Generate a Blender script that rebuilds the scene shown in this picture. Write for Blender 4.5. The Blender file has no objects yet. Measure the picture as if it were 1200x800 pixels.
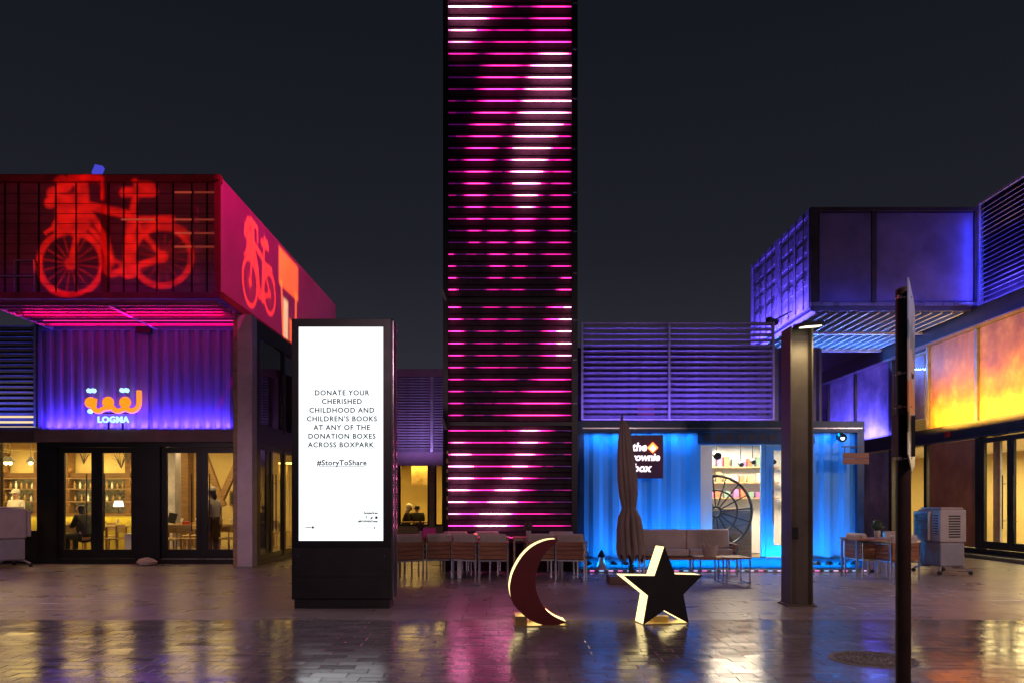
import bpy, math, random
import numpy as np
from mathutils import Vector, Matrix, Euler
random.seed(7)
S = bpy.context.scene
COL = S.collection
R = math.radians
F, CX, HY, CH = 900.0, 600.0, 588.0, 1.4      # focal length (px of the 1200 px photo), centre, horizon row, eye height

# ---------------------------------------------------------------- camera
cd = bpy.data.cameras.new('camera'); cam = bpy.data.objects.new('camera', cd); COL.objects.link(cam)
cam.location = (0, 0, CH); cam.rotation_euler = (R(90), 0, 0)
cd.sensor_width = 36; cd.lens = 36 * F / 1200; cd.shift_y = (HY - 400) / 1200
cd.clip_start = 0.05; cd.clip_end = 1500
S.camera = cam

# ---------------------------------------------------------------- world: night sky with town glow near the horizon
w = bpy.data.worlds.new('World'); S.world = w; w.use_nodes = True
nt = w.node_tree; nt.nodes.clear()
wo = nt.nodes.new('ShaderNodeOutputWorld'); bg = nt.nodes.new('ShaderNodeBackground')
tc = nt.nodes.new('ShaderNodeTexCoord'); sp = nt.nodes.new('ShaderNodeSeparateXYZ'); cr = nt.nodes.new('ShaderNodeValToRGB')
nt.links.new(tc.outputs['Generated'], sp.inputs[0]); nt.links.new(sp.outputs['Z'], cr.inputs[0])
nt.links.new(cr.outputs[0], bg.inputs[0]); nt.links.new(bg.outputs[0], wo.inputs[0])
e = cr.color_ramp.elements
e[0].position = 0.0; e[0].color = (.040, .034, .050, 1)
e[1].position = 1.0; e[1].color = (.0070, .0080, .0130, 1)
a = e.new(.16); a.color = (.0255, .0255, .0350, 1)
a = e.new(.30); a.color = (.0135, .0145, .0205, 1)
a = e.new(.52); a.color = (.0080, .0092, .0136, 1)
bg.inputs[1].default_value = 1.0

# ---------------------------------------------------------------- view
S.view_settings.view_transform = 'Standard'; S.view_settings.look = 'None'
S.view_settings.exposure = 0; S.view_settings.gamma = 1
S.cycles.use_denoising = True
try: S.cycles.denoiser = 'OPENIMAGEDENOISE'
except Exception: pass
S.cycles.max_bounces = 8; S.cycles.diffuse_bounces = 3; S.cycles.glossy_bounces = 3
S.cycles.transparent_max_bounces = 12; S.cycles.sample_clamp_indirect = 4; S.cycles.use_light_tree = True
S.cycles.caustics_reflective = False; S.cycles.caustics_refractive = False

# ---------------------------------------------------------------- lamps
def strip(name, p, q, aim, width, col, power, spread=180):
    """an LED batten from p to q shining towards aim"""
    p, q = Vector(p), Vector(q); aim = Vector(aim).normalized()
    l = bpy.data.lights.new(name, 'AREA'); l.shape = 'RECTANGLE'
    l.size = (q - p).length; l.size_y = width; l.color = col; l.energy = power; l.spread = R(spread)
    o = bpy.data.objects.new(name, l); COL.objects.link(o)
    x = (q - p).normalized(); z = -aim; z = (z - x * z.dot(x)).normalized(); y = z.cross(x)
    o.matrix_world = Matrix.Translation((p + q) / 2) @ Matrix((x, y, z)).transposed().to_4x4()
    return o
def spot(name, loc, tgt, ang, col, power, blend=.4, radius=.05):
    l = bpy.data.lights.new(name, 'SPOT'); l.spot_size = R(ang); l.spot_blend = blend
    l.color = col; l.energy = power; l.shadow_soft_size = radius
    o = bpy.data.objects.new(name, l); COL.objects.link(o)
    o.location = loc; o.rotation_euler = (Vector(tgt) - Vector(loc)).to_track_quat('-Z', 'Y').to_euler()
    return o
PURP = (.19, .12, 1.0); VIO = (.30, .10, 1.0); CYAN = (0.0, .31, 1.0); WARM = (1.0, .70, .30); AMBER = (1, .40, .02)
MAG = (1.0, .0, .25); BLUE = (.07, .09, 1.0)

def X(px, Z): return (px - CX) / F * Z
def H(py, Z): return CH + (HY - py) / F * Z

# building front strips
strip('led_batten_cafe_wall', (-10.6, 17.36, 3.09), (-6.35, 17.36, 3.09), (0, .18, 1), .05, (.11, .05, 1), 120)
strip('led_batten_left_louvre', (-13.5, 17.2, 3.15), (-10.95, 17.2, 3.15), (0, .25, 1), .06, (.05, .10, 1), 26)
strip('led_soffit_pink', (-10.3, 17.1, 5.32), (-6.1, 17.1, 5.32), (0, -.8, 1), .05, (1, .0, .22), 32)
strip('led_soffit_pink', (-10.3, 16.2, 5.24), (-6.1, 16.2, 5.24), (0, -.9, 1), .04, (1, .0, .20), 40)
strip('led_batten_box_base', (1.5, 15.42, .10), (7.1, 15.42, .10), (0, .34, 1), .05, CYAN, 225)
strip('led_batten_box_top', (1.5, 15.62, 2.80), (3.72, 15.62, 2.80), (0, .12, -1), .03, CYAN, 22)
strip('led_batten_box_top', (6.1, 15.62, 2.80), (7.0, 15.62, 2.80), (0, .12, -1), .03, CYAN, 8)
strip('led_batten_screen', (1.5, 16.1, 3.14), (5.6, 16.1, 3.14), (0, .5, 1), .08, (.20, .11, 1), 70)
strip('led_batten_screen_back', (1.5, 17.3, 3.2), (5.6, 17.3, 3.2), (0, .8, 1), .08, (.55, .10, .8), 9)
strip('led_batten_back_louvre', (-3.5, 23.2, 2.9), (-2.2, 23.2, 2.9), (0, .5, 1), .06, (.55, .30, 1), 26)
strip('led_batten_amber', (11.48, 15.0, 3.56), (11.48, 21.95, 3.56), (.52, 0, 1), .06, (1, .46, .04), 430)
strip('led_batten_blue_panels', (11.72, 24.7, 3.58), (11.72, 29.0, 3.58), (.35, 0, 1), .06, (.12, .09, 1), 300)
strip('led_batten_upper_louvre', (11.6, 14.5, 6.42), (11.6, 19.6, 6.42), (.35, 0, 1), .06, (.10, .07, 1), 100)
strip('led_batten_container_end', (7.25, 19.9, 6.25), (7.25, 24.4, 6.25), (.45, 0, 1), .06, (.13, .08, 1), 420)
strip('led_batten_container_corner', (11.9, 19.35, 6.6), (11.9, 19.35, 8.7), (-.5, 1, 0), .05, (.04, .06, 1), 14)
strip('container_front_tint', (7.9, 19.2, 6.40), (11.5, 19.2, 6.40), (0, .9, 1), .05, (.12, .12, 1), 14)  # added blue light that tints the container's front face
strip('led_soffit_blue', (7.9, 24.3, 5.6), (11.8, 24.3, 5.6), (0, -.8, .7), .05, (.10, .30, 1), 150)
strip('led_soffit_white', (11.7, 20.0, 5.95), (11.7, 26, 5.95), (-1, 0, .35), .05, (.7, .8, 1), 8)
# rooms
strip('ceiling_lamp_cafe', (-17, 20.2, 2.92), (-6.2, 20.2, 2.92), (0, 0, -1), 1.6, (1, .70, .22), 300)
strip('waitress_fill_light', (-17, 18.05, 2.92), (-6.2, 18.05, 2.92), (.25, .5, -1), .15, (1, .72, .32), 95)  # added light near the glass to brighten the waitress
strip('ceiling_lamp_cafe_bar', (-17, 22.2, 2.90), (-7.6, 22.2, 2.90), (0, .3, -1), .25, (1, .70, .25), 90)
strip('led_batten_bar_wall', (-17.4, 23.0, 2.32), (-9.9, 23.0, 2.32), (0, .8, 1), .03, (1, .74, .22), 26)
strip('ceiling_lamp_back_room', (-4.2, 25.6, 2.7), (-2.0, 25.6, 2.7), (0, 0, -1), 1.2, (1, .66, .14), 110)
strip('ceiling_lamp_shop', (3.8, 17.0, 2.70), (5.7, 17.0, 2.70), (0, 0, -1), .9, (1, .84, .60), 210)
strip('ceiling_lamp_right_room', (14.3, 15, 2.9), (14.3, 27, 2.9), (0, 0, -1), 1.5, (1, .80, .34), 800)
strip('ceiling_lamp_right_upper', (13.5, 22, 5.6), (13.5, 26, 5.6), (0, 0, -1), 1.0, (1, .75, .35), 90)
# plaza lamp on the steel post (its lens is built with the post)
spot('post_lamp', (4.02, 9.98, 3.68), (3.95, 10.6, 0), 140, (1, .80, .42), 40, .6, .08)
# unseen fill lights added around the plaza
spot('plaza_fill_lamp', (-8.6, 10.2, 3.7), (-8.6, 10.9, 0), 164, (1, .62, .72), 320, .5, .12)
spot('plaza_fill_lamp', (9.8, 10.2, 3.7), (10.2, 12.6, 0), 166, (1, .68, .66), 420, .5, .12)
spot('plaza_fill_lamp', (-2.0, 3.0, 4.6), (-2.0, 9.0, 0), 110, (1, .62, .74), 330, .6, .12)
spot('plaza_fill_lamp', (4.0, 3.0, 4.6), (4.0, 9.5, 0), 110, (1, .66, .72), 390, .6, .12)

# ---------------------------------------------------------------- light projectors: picture slides thrown on the red container
SOFT = 1.8
def seg(Xg, Yg, a, b, wd, soft=1.5):
    ax, ay = a; bx, by = b; dx, dy = bx - ax, by - ay
    t = np.clip(((Xg - ax) * dx + (Yg - ay) * dy) / (dx * dx + dy * dy + 1e-9), 0, 1)
    d = np.hypot(Xg - ax - t * dx, Yg - ay - t * dy)
    return np.clip((wd - d) / (soft*SOFT) + .5, 0, 1)
def ring(Xg, Yg, c, r, wd, soft=1.5):
    d = np.abs(np.hypot(Xg - c[0], Yg - c[1]) - r); return np.clip((wd - d) / (soft*SOFT) + .5, 0, 1)
def blob(Xg, Yg, x0, y0, x1, y1, soft=2.):
    d = np.maximum(np.maximum(x0 - Xg, Xg - x1), np.maximum(y0 - Yg, Yg - y1)); return np.clip(.5 - d / soft, 0, 1)
def bicycle_slide(Xg, Yg, k=1.0):
    """white-on-black bicycle drawn in the units of the slide (180 x 150)"""
    m = np.zeros_like(Xg); S0 = k
    seg_, ring_ = seg, ring
    def add(v, k=1.0):
        nonlocal m; m = np.maximum(m, v * k)
    for c, r in (((80, 308), 37), ((187, 300), 34)):
        add(ring(Xg, Yg, c, r, 3.6), 1); add(ring(Xg, Yg, c, 4, 3.2))
        for k in range(16):
            a = k * math.pi / 8 + .15
            add(seg(Xg, Yg, c, (c[0] + math.cos(a) * r, c[1] + math.sin(a) * r), .6, 1.2), .45)
    d = np.hypot(Xg - 80, Yg - 308); ang = np.arctan2(-(Yg - 308), Xg - 80)
    add(np.clip((2.6 - np.abs(d - 46)) / 1.5 + .5, 0, 1) * ((ang > -.3) & (ang < 2.3)), .8)
    d = np.hypot(Xg - 187, Yg - 300); ang = np.arctan2(-(Yg - 300), Xg - 187)
    add(np.clip((2.6 - np.abs(d - 40)) / 1.5 + .5, 0, 1) * ((ang > .6) & (ang < 3.3)), .7)
    add(blob(Xg, Yg, 63, 226, 99, 262, 6), .92)                                # basket
    for (x, y, r) in ((72, 216, 10), (86, 210, 8), (93, 221, 8), (60, 226, 8), (56, 237, 7), (70, 265, 12), (88, 268, 11)):
        add(np.clip((r - np.hypot(Xg - x, Yg - y)) / 3 + .5, 0, 1), .85)
    for a, b, wd in (((96, 208), (118, 210), 4), ((118, 210), (119, 232), 3), ((95, 240), (80, 308), 3.2), ((98, 240), (152, 252), 5),
                     ((100, 246), (120, 275), 4), ((120, 275), (128, 308), 4), ((152, 252), (158, 214), 4), ((152, 252), (146, 318), 6),
                     ((143, 225), (176, 224), 6), ((160, 219), (173, 219), 6), ((150, 258), (198, 256), 4.5), ((128, 320), (187, 302), 4),
                     ((146, 318), (187, 300), 3), ((152, 256), (187, 300), 3), ((96, 214), (100, 262), 4), ((104, 268), (122, 290), 3)):
        add(seg(Xg, Yg, a, b, wd, 2))
    add(np.clip((12 - np.hypot(Xg - 148, Yg - 314)) / 3 + .5, 0, 1), .9); add(ring(Xg, Yg, (131, 313), 8, 2.2), .9)
    return m
def projector(name, loc, tgt, half, painter, power, N=640):
    loc = Vector(loc); q = (Vector(tgt) - loc).to_track_quat('-Z', 'Y'); M = np.array(q.to_matrix())
    T = math.tan(half); g = (np.arange(N) + .5) / N * 2 - 1
    U, V = np.meshgrid(g * T, g * T)                       # local direction (U, V, -1)
    D = np.stack([U, V, -np.ones_like(U)], -1) @ M.T
    rgb = painter(np.array(loc), D)
    px = np.ones((N, N, 4), np.float32); px[..., :3] = rgb
    im = bpy.data.images.new(name + '_slide', N, N, float_buffer=True); im.colorspace_settings.name = 'Non-Color'
    im.pixels.foreach_set(px.ravel()); im.update(); im.pack()
    o = spot(name, loc, tgt, math.degrees(half) * 2 * 1.38, (1, 1, 1), power, .0, .015)
    o.rotation_euler = q.to_euler()
    l = o.data; l.use_nodes = True; t = l.node_tree; em = next(n for n in t.nodes if n.type == 'EMISSION')
    tc = t.nodes.new('ShaderNodeTexCoord'); s = t.nodes.new('ShaderNodeSeparateXYZ'); t.links.new(tc.outputs['Normal'], s.inputs[0])
    cb = t.nodes.new('ShaderNodeCombineXYZ')
    for k in (0, 1):
        dv = t.nodes.new('ShaderNodeMath'); dv.operation = 'DIVIDE'; t.links.new(s.outputs[k], dv.inputs[0]); t.links.new(s.outputs[2], dv.inputs[1])
        ml = t.nodes.new('ShaderNodeMath'); ml.operation = 'MULTIPLY_ADD'; t.links.new(dv.outputs[0], ml.inputs[0])
        ml.inputs[1].default_value = -1 / (2 * T); ml.inputs[2].default_value = .5; t.links.new(ml.outputs[0], cb.inputs[k])
    it = t.nodes.new('ShaderNodeTexImage'); it.image = im; it.extension = 'CLIP'; t.links.new(cb.outputs[0], it.inputs[0])
    t.links.new(it.outputs[0], em.inputs['Color'])
    return o
RC = dict(x0=-10.45, x1=-5.78, y0=15.15, y1=25.2, z0=5.41, z1=7.85)
def paint_front(L, D):
    t = (RC['y0'] - L[1]) / D[..., 1]; xw = L[0] + t * D[..., 0]; zw = L[2] + t * D[..., 2]
    gx = xw * F / RC['y0'] + CX; gy = HY - (zw - CH) * F / RC['y0']
    m = bicycle_slide(gx, gy)
    ins = ((xw > RC['x0']) & (xw < RC['x1'] + .02) & (zw > RC['z0'] - .03) & (zw < RC['z1']))
    base = .030 + .03 * np.exp(-((gx - 130) / 90) ** 2)
    m = m * (.72 + .16 * np.sin(gx * .31) * np.sin(gy * .23 + 1) + .12 * np.sin(gx * .11 + gy * .17)) * (1 - .45 * np.clip((gx - 150) / 70, 0, 1))
    low = np.clip((gy - 300) / 50, 0, 1) * .03
    return np.stack([(m + base) * 1.0, m * .012, base * .10 + low * 1.2], -1) * ins[..., None]
def paint_side(L, D):
    global SOFT
    SOFT = 1.2
    t = (RC['x1'] - L[0]) / D[..., 0]; yw = L[1] + t * D[..., 1]; zw = L[2] + t * D[..., 2]
    gx = 40 + (yw - 16.45) / 2.3 * 182; gy = 350 - (zw - 5.66) / 2.05 * 148
    m = bicycle_slide(gx, gy) * ((yw > 16.2) & (yw < 19.0))
    o = blob(yw, zw, 19.05, 6.9, 20.75, 7.72, .12)                                     # cart canopy with scallops
    for k in range(9):
        o = np.maximum(o, np.clip((.13 - np.hypot(yw - 19.15 - k * .19, zw - 6.9)) / .04, 0, 1))
    c = np.maximum(np.maximum(seg(yw, zw, (20.55, 6.9), (20.5, 5.5), .08, .05), blob(yw, zw, 19.95, 5.45, 20.6, 6.15, .1)), seg(yw, zw, (19.25, 6.9), (19.4, 5.5), .06, .04))
    wt = blob(yw, zw, 19.42, 5.45, 19.82, 6.55 , .1)
    r = .17 + m * .9 + o * 1.3 + c * 1.0 + wt * .8; gch = m * .035 + o * .16 + c * .18 + wt * .7; b = .040 + m * .0 + wt * .35
    ins = ((yw > RC['y0'] - .05) & (yw < RC['y1']) & (zw > RC['z0'] - .2) & (zw < RC['z1'] + .05))
    k = 1 + .35 * np.clip((yw - 16) / 8, 0, 1) + 0 * yw
    return np.stack([r, gch, b], -1) * ins[..., None] * k[..., None]
projector('picture_projector', (-7.6, 3.2, 4.6), (-8.1, 15.15, 6.5), R(17.5), paint_front, 19000)
projector('picture_projector', (-1.9, 13.9, 12.6), (-5.78, 18.6, 6.6), R(36), paint_side, 21000)

# ================================================================ helpers
class MB:
    def __init__(s, f=None): s.v = []; s.f = []; s.map = f; s.sm = False
    def add(s, vs, fs):
        n = len(s.v); s.v += [tuple(s.map(*p)) if s.map else tuple(p) for p in vs]; s.f += [tuple(i + n for i in q) for q in fs]; return s
    def box(s, a, b):
        (x0, y0, z0), (x1, y1, z1) = a, b
        return s.add([(x0,y0,z0),(x1,y0,z0),(x1,y1,z0),(x0,y1,z0),(x0,y0,z1),(x1,y0,z1),(x1,y1,z1),(x0,y1,z1)],
                     [(0,3,2,1),(4,5,6,7),(0,1,5,4),(1,2,6,5),(2,3,7,6),(3,0,4,7)])
    def cbox(s, c, d, rot=(0,0,0)):
        m = Euler(rot).to_matrix(); c = Vector(c)
        vs = [c + m @ Vector((x*d[0]/2, y*d[1]/2, z*d[2]/2)) for z in (-1,1) for x, y in ((-1,-1),(1,-1),(1,1),(-1,1))]
        return s.add([tuple(v) for v in vs], [(0,3,2,1),(4,5,6,7),(0,1,5,4),(1,2,6,5),(2,3,7,6),(3,0,4,7)])
    def bar(s, p, q, w, h=None):
        p, q = Vector(p), Vector(q); d = (q-p).normalized(); up = Vector((0,0,1)) if abs(d.z) < .95 else Vector((0,1,0))
        a = d.cross(up).normalized() * w/2; b = a.cross(d).normalized() * (h or w)/2
        vs = [p-a-b, p+a-b, p+a+b, p-a+b, q-a-b, q+a-b, q+a+b, q-a+b]
        return s.add([tuple(v) for v in vs], [(0,3,2,1),(4,5,6,7),(0,1,5,4),(1,2,6,5),(2,3,7,6),(3,0,4,7)])
    def tube(s, pts, r, n=8, closed=False):
        P = [Vector(p) for p in pts]; m = len(P); rs = r if isinstance(r, (list, tuple)) else [r]*m
        vs = []; a = None
        for i, p in enumerate(P):
            d = (P[(i+1) % m] - P[i-1]) if closed else (P[min(i+1, m-1)] - P[max(i-1, 0)])
            d.normalize()
            if a is None: a = d.orthogonal().normalized()
            a = (a - d*a.dot(d)).normalized(); b = d.cross(a)
            vs += [tuple(p + (a*math.cos(2*math.pi*k/n) + b*math.sin(2*math.pi*k/n))*rs[i]) for k in range(n)]
        fs = [(i*n+k, i*n+(k+1) % n, ((i+1) % m)*n+(k+1) % n, ((i+1) % m)*n+k) for i in range(m if closed else m-1) for k in range(n)]
        if not closed: fs += [tuple(range(n-1, -1, -1)), tuple(range((m-1)*n, m*n))]
        s.sm = True
        return s.add(vs, fs)
    def lathe(s, prof, c=(0,0,0), n=16, mod=None):
        vs = []
        for (r, z) in prof:
            for k in range(n):
                a = 2*math.pi*k/n; rr = r*(mod(a, z) if mod else 1)
                vs.append((c[0]+rr*math.cos(a), c[1]+rr*math.sin(a), c[2]+z))
        m = len(prof); fs = [(i*n+k, i*n+(k+1) % n, (i+1)*n+(k+1) % n, (i+1)*n+k) for i in range(m-1) for k in range(n)]
        fs += [tuple(range(n-1, -1, -1)), tuple(range((m-1)*n, m*n))]
        s.sm = True
        return s.add(vs, fs)
    def prism(s, poly, d0, d1, M=None):
        """polygon in (u, w), extruded along n from d0 to d1; M maps (u, n, w)"""
        n = len(poly); M = M or (lambda u, k, w: (u, k, w))
        vs = [M(u, d0, w) for u, w in poly] + [M(u, d1, w) for u, w in poly]
        return s.add(vs, [tuple(range(n)), tuple(range(2*n-1, n-1, -1))] + [(i, n+i, n+(i+1) % n, (i+1) % n) for i in range(n)])
    def corr(s, u0, u1, w0, w1, d=.036, pitch=.28, M=None):
        """trapezoid corrugated sheet standing at n=0, ridges out to n=d; M maps (u, n, w)"""
        M = M or (lambda u, k, w: (u, k, w)); us = []; u = u0; st = 0
        seq = [(0, .30), (d, .20), (d, .30), (0, .20)]
        k = 0
        while u < u1 - 1e-6:
            lev = [0, 0, 1, 1][k % 4]; us.append((u, lev*d)); u += pitch*[.28, .20, .32, .20][k % 4]; k += 1
        us.append((u1, us[-1][1])); vs = []
        for (u, n) in us: vs += [M(u, n, w0), M(u, n, w1)]
        fs = [(2*i, 2*i+2, 2*i+3, 2*i+1) for i in range(len(us)-1)]
        return s.add(vs, fs)
    def build(s, name, mat, parent=None, bevel=0, kind=None, smooth=None):
        me = bpy.data.meshes.new(name); off = Vector((0,0,0)); p = parent
        while p is not None: off += p.location; p = p.parent
        me.from_pydata([tuple(Vector(v)-off) for v in s.v], [], s.f); me.validate()
        import bmesh
        bm = bmesh.new(); bm.from_mesh(me); bmesh.ops.recalc_face_normals(bm, faces=bm.faces); bm.to_mesh(me); bm.free()
        if mat: me.materials.append(mat)
        if (s.sm if smooth is None else smooth):
            me.polygons.foreach_set('use_smooth', [True]*len(me.polygons))
            try: me.set_sharp_from_angle(angle=R(40))
            except Exception: pass
        o = bpy.data.objects.new(name, me); COL.objects.link(o); o.parent = parent
        if kind: o['kind'] = kind
        if bevel:
            b = o.modifiers.new('bevel', 'BEVEL'); b.width = bevel; b.segments = 2; b.limit_method = 'ANGLE'
        return o
def tag(o, label, cat=None, group=None):
    o['label'] = label
    if cat: o['category'] = cat
    if group: o['group'] = group
    return o
def thing(name, label, cat, loc=(0,0,0), group=None):
    o = bpy.data.objects.new(name, None); o.empty_display_size = .1; COL.objects.link(o); o.location = loc
    return tag(o, label, cat, group)
def struct(o): o['kind'] = 'structure'; return o
KIDS = {}
def copy_tree(o, parent=None, label=None, loc=None, rz=None):
    c = o.copy(); COL.objects.link(c); c.parent = parent
    if label: c['label'] = label
    if loc is not None: c.location = loc
    if rz is not None: c.rotation_euler = (0, 0, rz)
    for ch in [k for k in bpy.data.objects if k.parent == o]: copy_tree(ch, c)
    return c
def rep(o, offs):
    for d in offs:
        c = o.copy(); COL.objects.link(c); c.parent = o.parent; c.location = o.location + Vector(d)
def text(body, size, loc, mat, parent, name='lettering', align='CENTER', spacing=1.0, extrude=.001, offset=0, rot=(R(90),0,0), shear=0):
    c = bpy.data.curves.new(name, 'FONT'); c.body = body; c.size = size; c.align_x = align; c.space_character = spacing
    c.extrude = extrude; c.offset = offset; c.shear = shear; c.resolution_u = 3
    c.materials.append(mat); o = bpy.data.objects.new(name, c); COL.objects.link(o); o.parent = parent
    off = Vector((0,0,0)); p = parent
    while p is not None: off += p.location; p = p.parent
    COL.objects.unlink(o); me = bpy.data.meshes.new_from_object(o); bpy.data.objects.remove(o)
    o = bpy.data.objects.new(name, me); COL.objects.link(o); o.parent = parent
    o.location = Vector(loc) - off; o.rotation_euler = rot
    return o

# ---------------------------------------------------------------- materials
def mat(name, col, rough=.5, metal=0., var=.18, scale=3., bump=0., bscale=30., spec=.5, rvar=.12, stretch=(1,1,1), col2=None):
    m = bpy.data.materials.new(name); m.use_nodes = True; t = m.node_tree; b = t.nodes['Principled BSDF']
    b.inputs['Roughness'].default_value = rough; b.inputs['Metallic'].default_value = metal; b.inputs['Specular IOR Level'].default_value = spec
    tc = t.nodes.new('ShaderNodeTexCoord'); mp = t.nodes.new('ShaderNodeMapping'); mp.inputs['Scale'].default_value = stretch
    t.links.new(tc.outputs['Object'], mp.inputs[0])
    n = t.nodes.new('ShaderNodeTexNoise'); n.inputs['Scale'].default_value = scale; n.inputs['Detail'].default_value = 6; n.inputs['Roughness'].default_value = .65
    t.links.new(mp.outputs[0], n.inputs['Vector'])
    r = t.nodes.new('ShaderNodeValToRGB'); r.color_ramp.elements[0].position = .3; r.color_ramp.elements[1].position = .72
    c0 = col2 or tuple(c*(1-var*1.6) for c in col); c1 = tuple(min(1, c*(1+var)) for c in col)
    r.color_ramp.elements[0].color = (*c0, 1); r.color_ramp.elements[1].color = (*c1, 1)
    t.links.new(n.outputs['Fac'], r.inputs[0]); t.links.new(r.outputs[0], b.inputs['Base Color'])
    if rvar:
        mr = t.nodes.new('ShaderNodeMapRange'); mr.inputs[3].default_value = max(.03, rough-rvar); mr.inputs[4].default_value = min(1, rough+rvar)
        t.links.new(n.outputs['Fac'], mr.inputs[0]); t.links.new(mr.outputs[0], b.inputs['Roughness'])
    if bump:
        n2 = t.nodes.new('ShaderNodeTexNoise'); n2.inputs['Scale'].default_value = bscale; n2.inputs['Detail'].default_value = 5
        t.links.new(mp.outputs[0], n2.inputs['Vector'])
        bp = t.nodes.new('ShaderNodeBump'); bp.inputs['Strength'].default_value = bump; bp.inputs['Distance'].default_value = .02
        t.links.new(n2.outputs['Fac'], bp.inputs['Height']); t.links.new(bp.outputs[0], b.inputs['Normal'])
    return m
def emis(name, col, k):
    m = bpy.data.materials.new(name); m.use_nodes = True; t = m.node_tree; b = t.nodes['Principled BSDF']
    b.inputs['Base Color'].default_value = (.05,.05,.05,1); b.inputs['Emission Color'].default_value = (*col, 1); b.inputs['Emission Strength'].default_value = k
    return m
def glassm(name, tint=(1,1,1), refl=1.0, haze=0):
    m = bpy.data.materials.new(name); m.use_nodes = True; t = m.node_tree; t.nodes.clear()
    o = t.nodes.new('ShaderNodeOutputMaterial'); tr = t.nodes.new('ShaderNodeBsdfTransparent'); g = t.nodes.new('ShaderNodeBsdfGlossy')
    g.inputs['Roughness'].default_value = .02 + haze; tr.inputs[0].default_value = (*tint, 1)
    ge = t.nodes.new('ShaderNodeNewGeometry'); dt = t.nodes.new('ShaderNodeVectorMath'); dt.operation = 'DOT_PRODUCT'
    t.links.new(ge.outputs['Incoming'], dt.inputs[0]); t.links.new(ge.outputs['Normal'], dt.inputs[1])
    ab = t.nodes.new('ShaderNodeMath'); ab.operation = 'ABSOLUTE'; t.links.new(dt.outputs['Value'], ab.inputs[0])
    om = t.nodes.new('ShaderNodeMath'); om.operation = 'SUBTRACT'; om.inputs[0].default_value = 1; t.links.new(ab.outputs[0], om.inputs[1])
    pw = t.nodes.new('ShaderNodeMath'); pw.operation = 'POWER'; pw.inputs[1].default_value = 5; t.links.new(om.outputs[0], pw.inputs[0])
    fr = t.nodes.new('ShaderNodeMath'); fr.operation = 'MULTIPLY_ADD'; fr.inputs[1].default_value = .96; fr.inputs[2].default_value = .04; t.links.new(pw.outputs[0], fr.inputs[0]); ml = t.nodes.new('ShaderNodeMath'); ml.operation = 'MULTIPLY'; ml.inputs[1].default_value = refl
    mx = t.nodes.new('ShaderNodeMixShader'); t.links.new(fr.outputs[0], ml.inputs[0]); t.links.new(ml.outputs[0], mx.inputs[0])
    t.links.new(tr.outputs[0], mx.inputs[1]); t.links.new(g.outputs[0], mx.inputs[2]); t.links.new(mx.outputs[0], o.inputs[0])
    return m
def rgbm(name, colA, colB, colC, rough=.5, metal=.3, scale=1.2, stretch=(1,1,1)):
    """three-colour patina (weathered steel)"""
    m = mat(name, colB, rough, metal, .2, scale, .25, 18, stretch=stretch); r = next(n for n in m.node_tree.nodes if n.type == 'VALTORGB').color_ramp
    r.elements[0].color = (*colA, 1); r.elements[0].position = .32; r.elements[1].color = (*colC, 1); r.elements[1].position = .75
    k = r.elements.new(.52); k.color = (*colB, 1); return m
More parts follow.
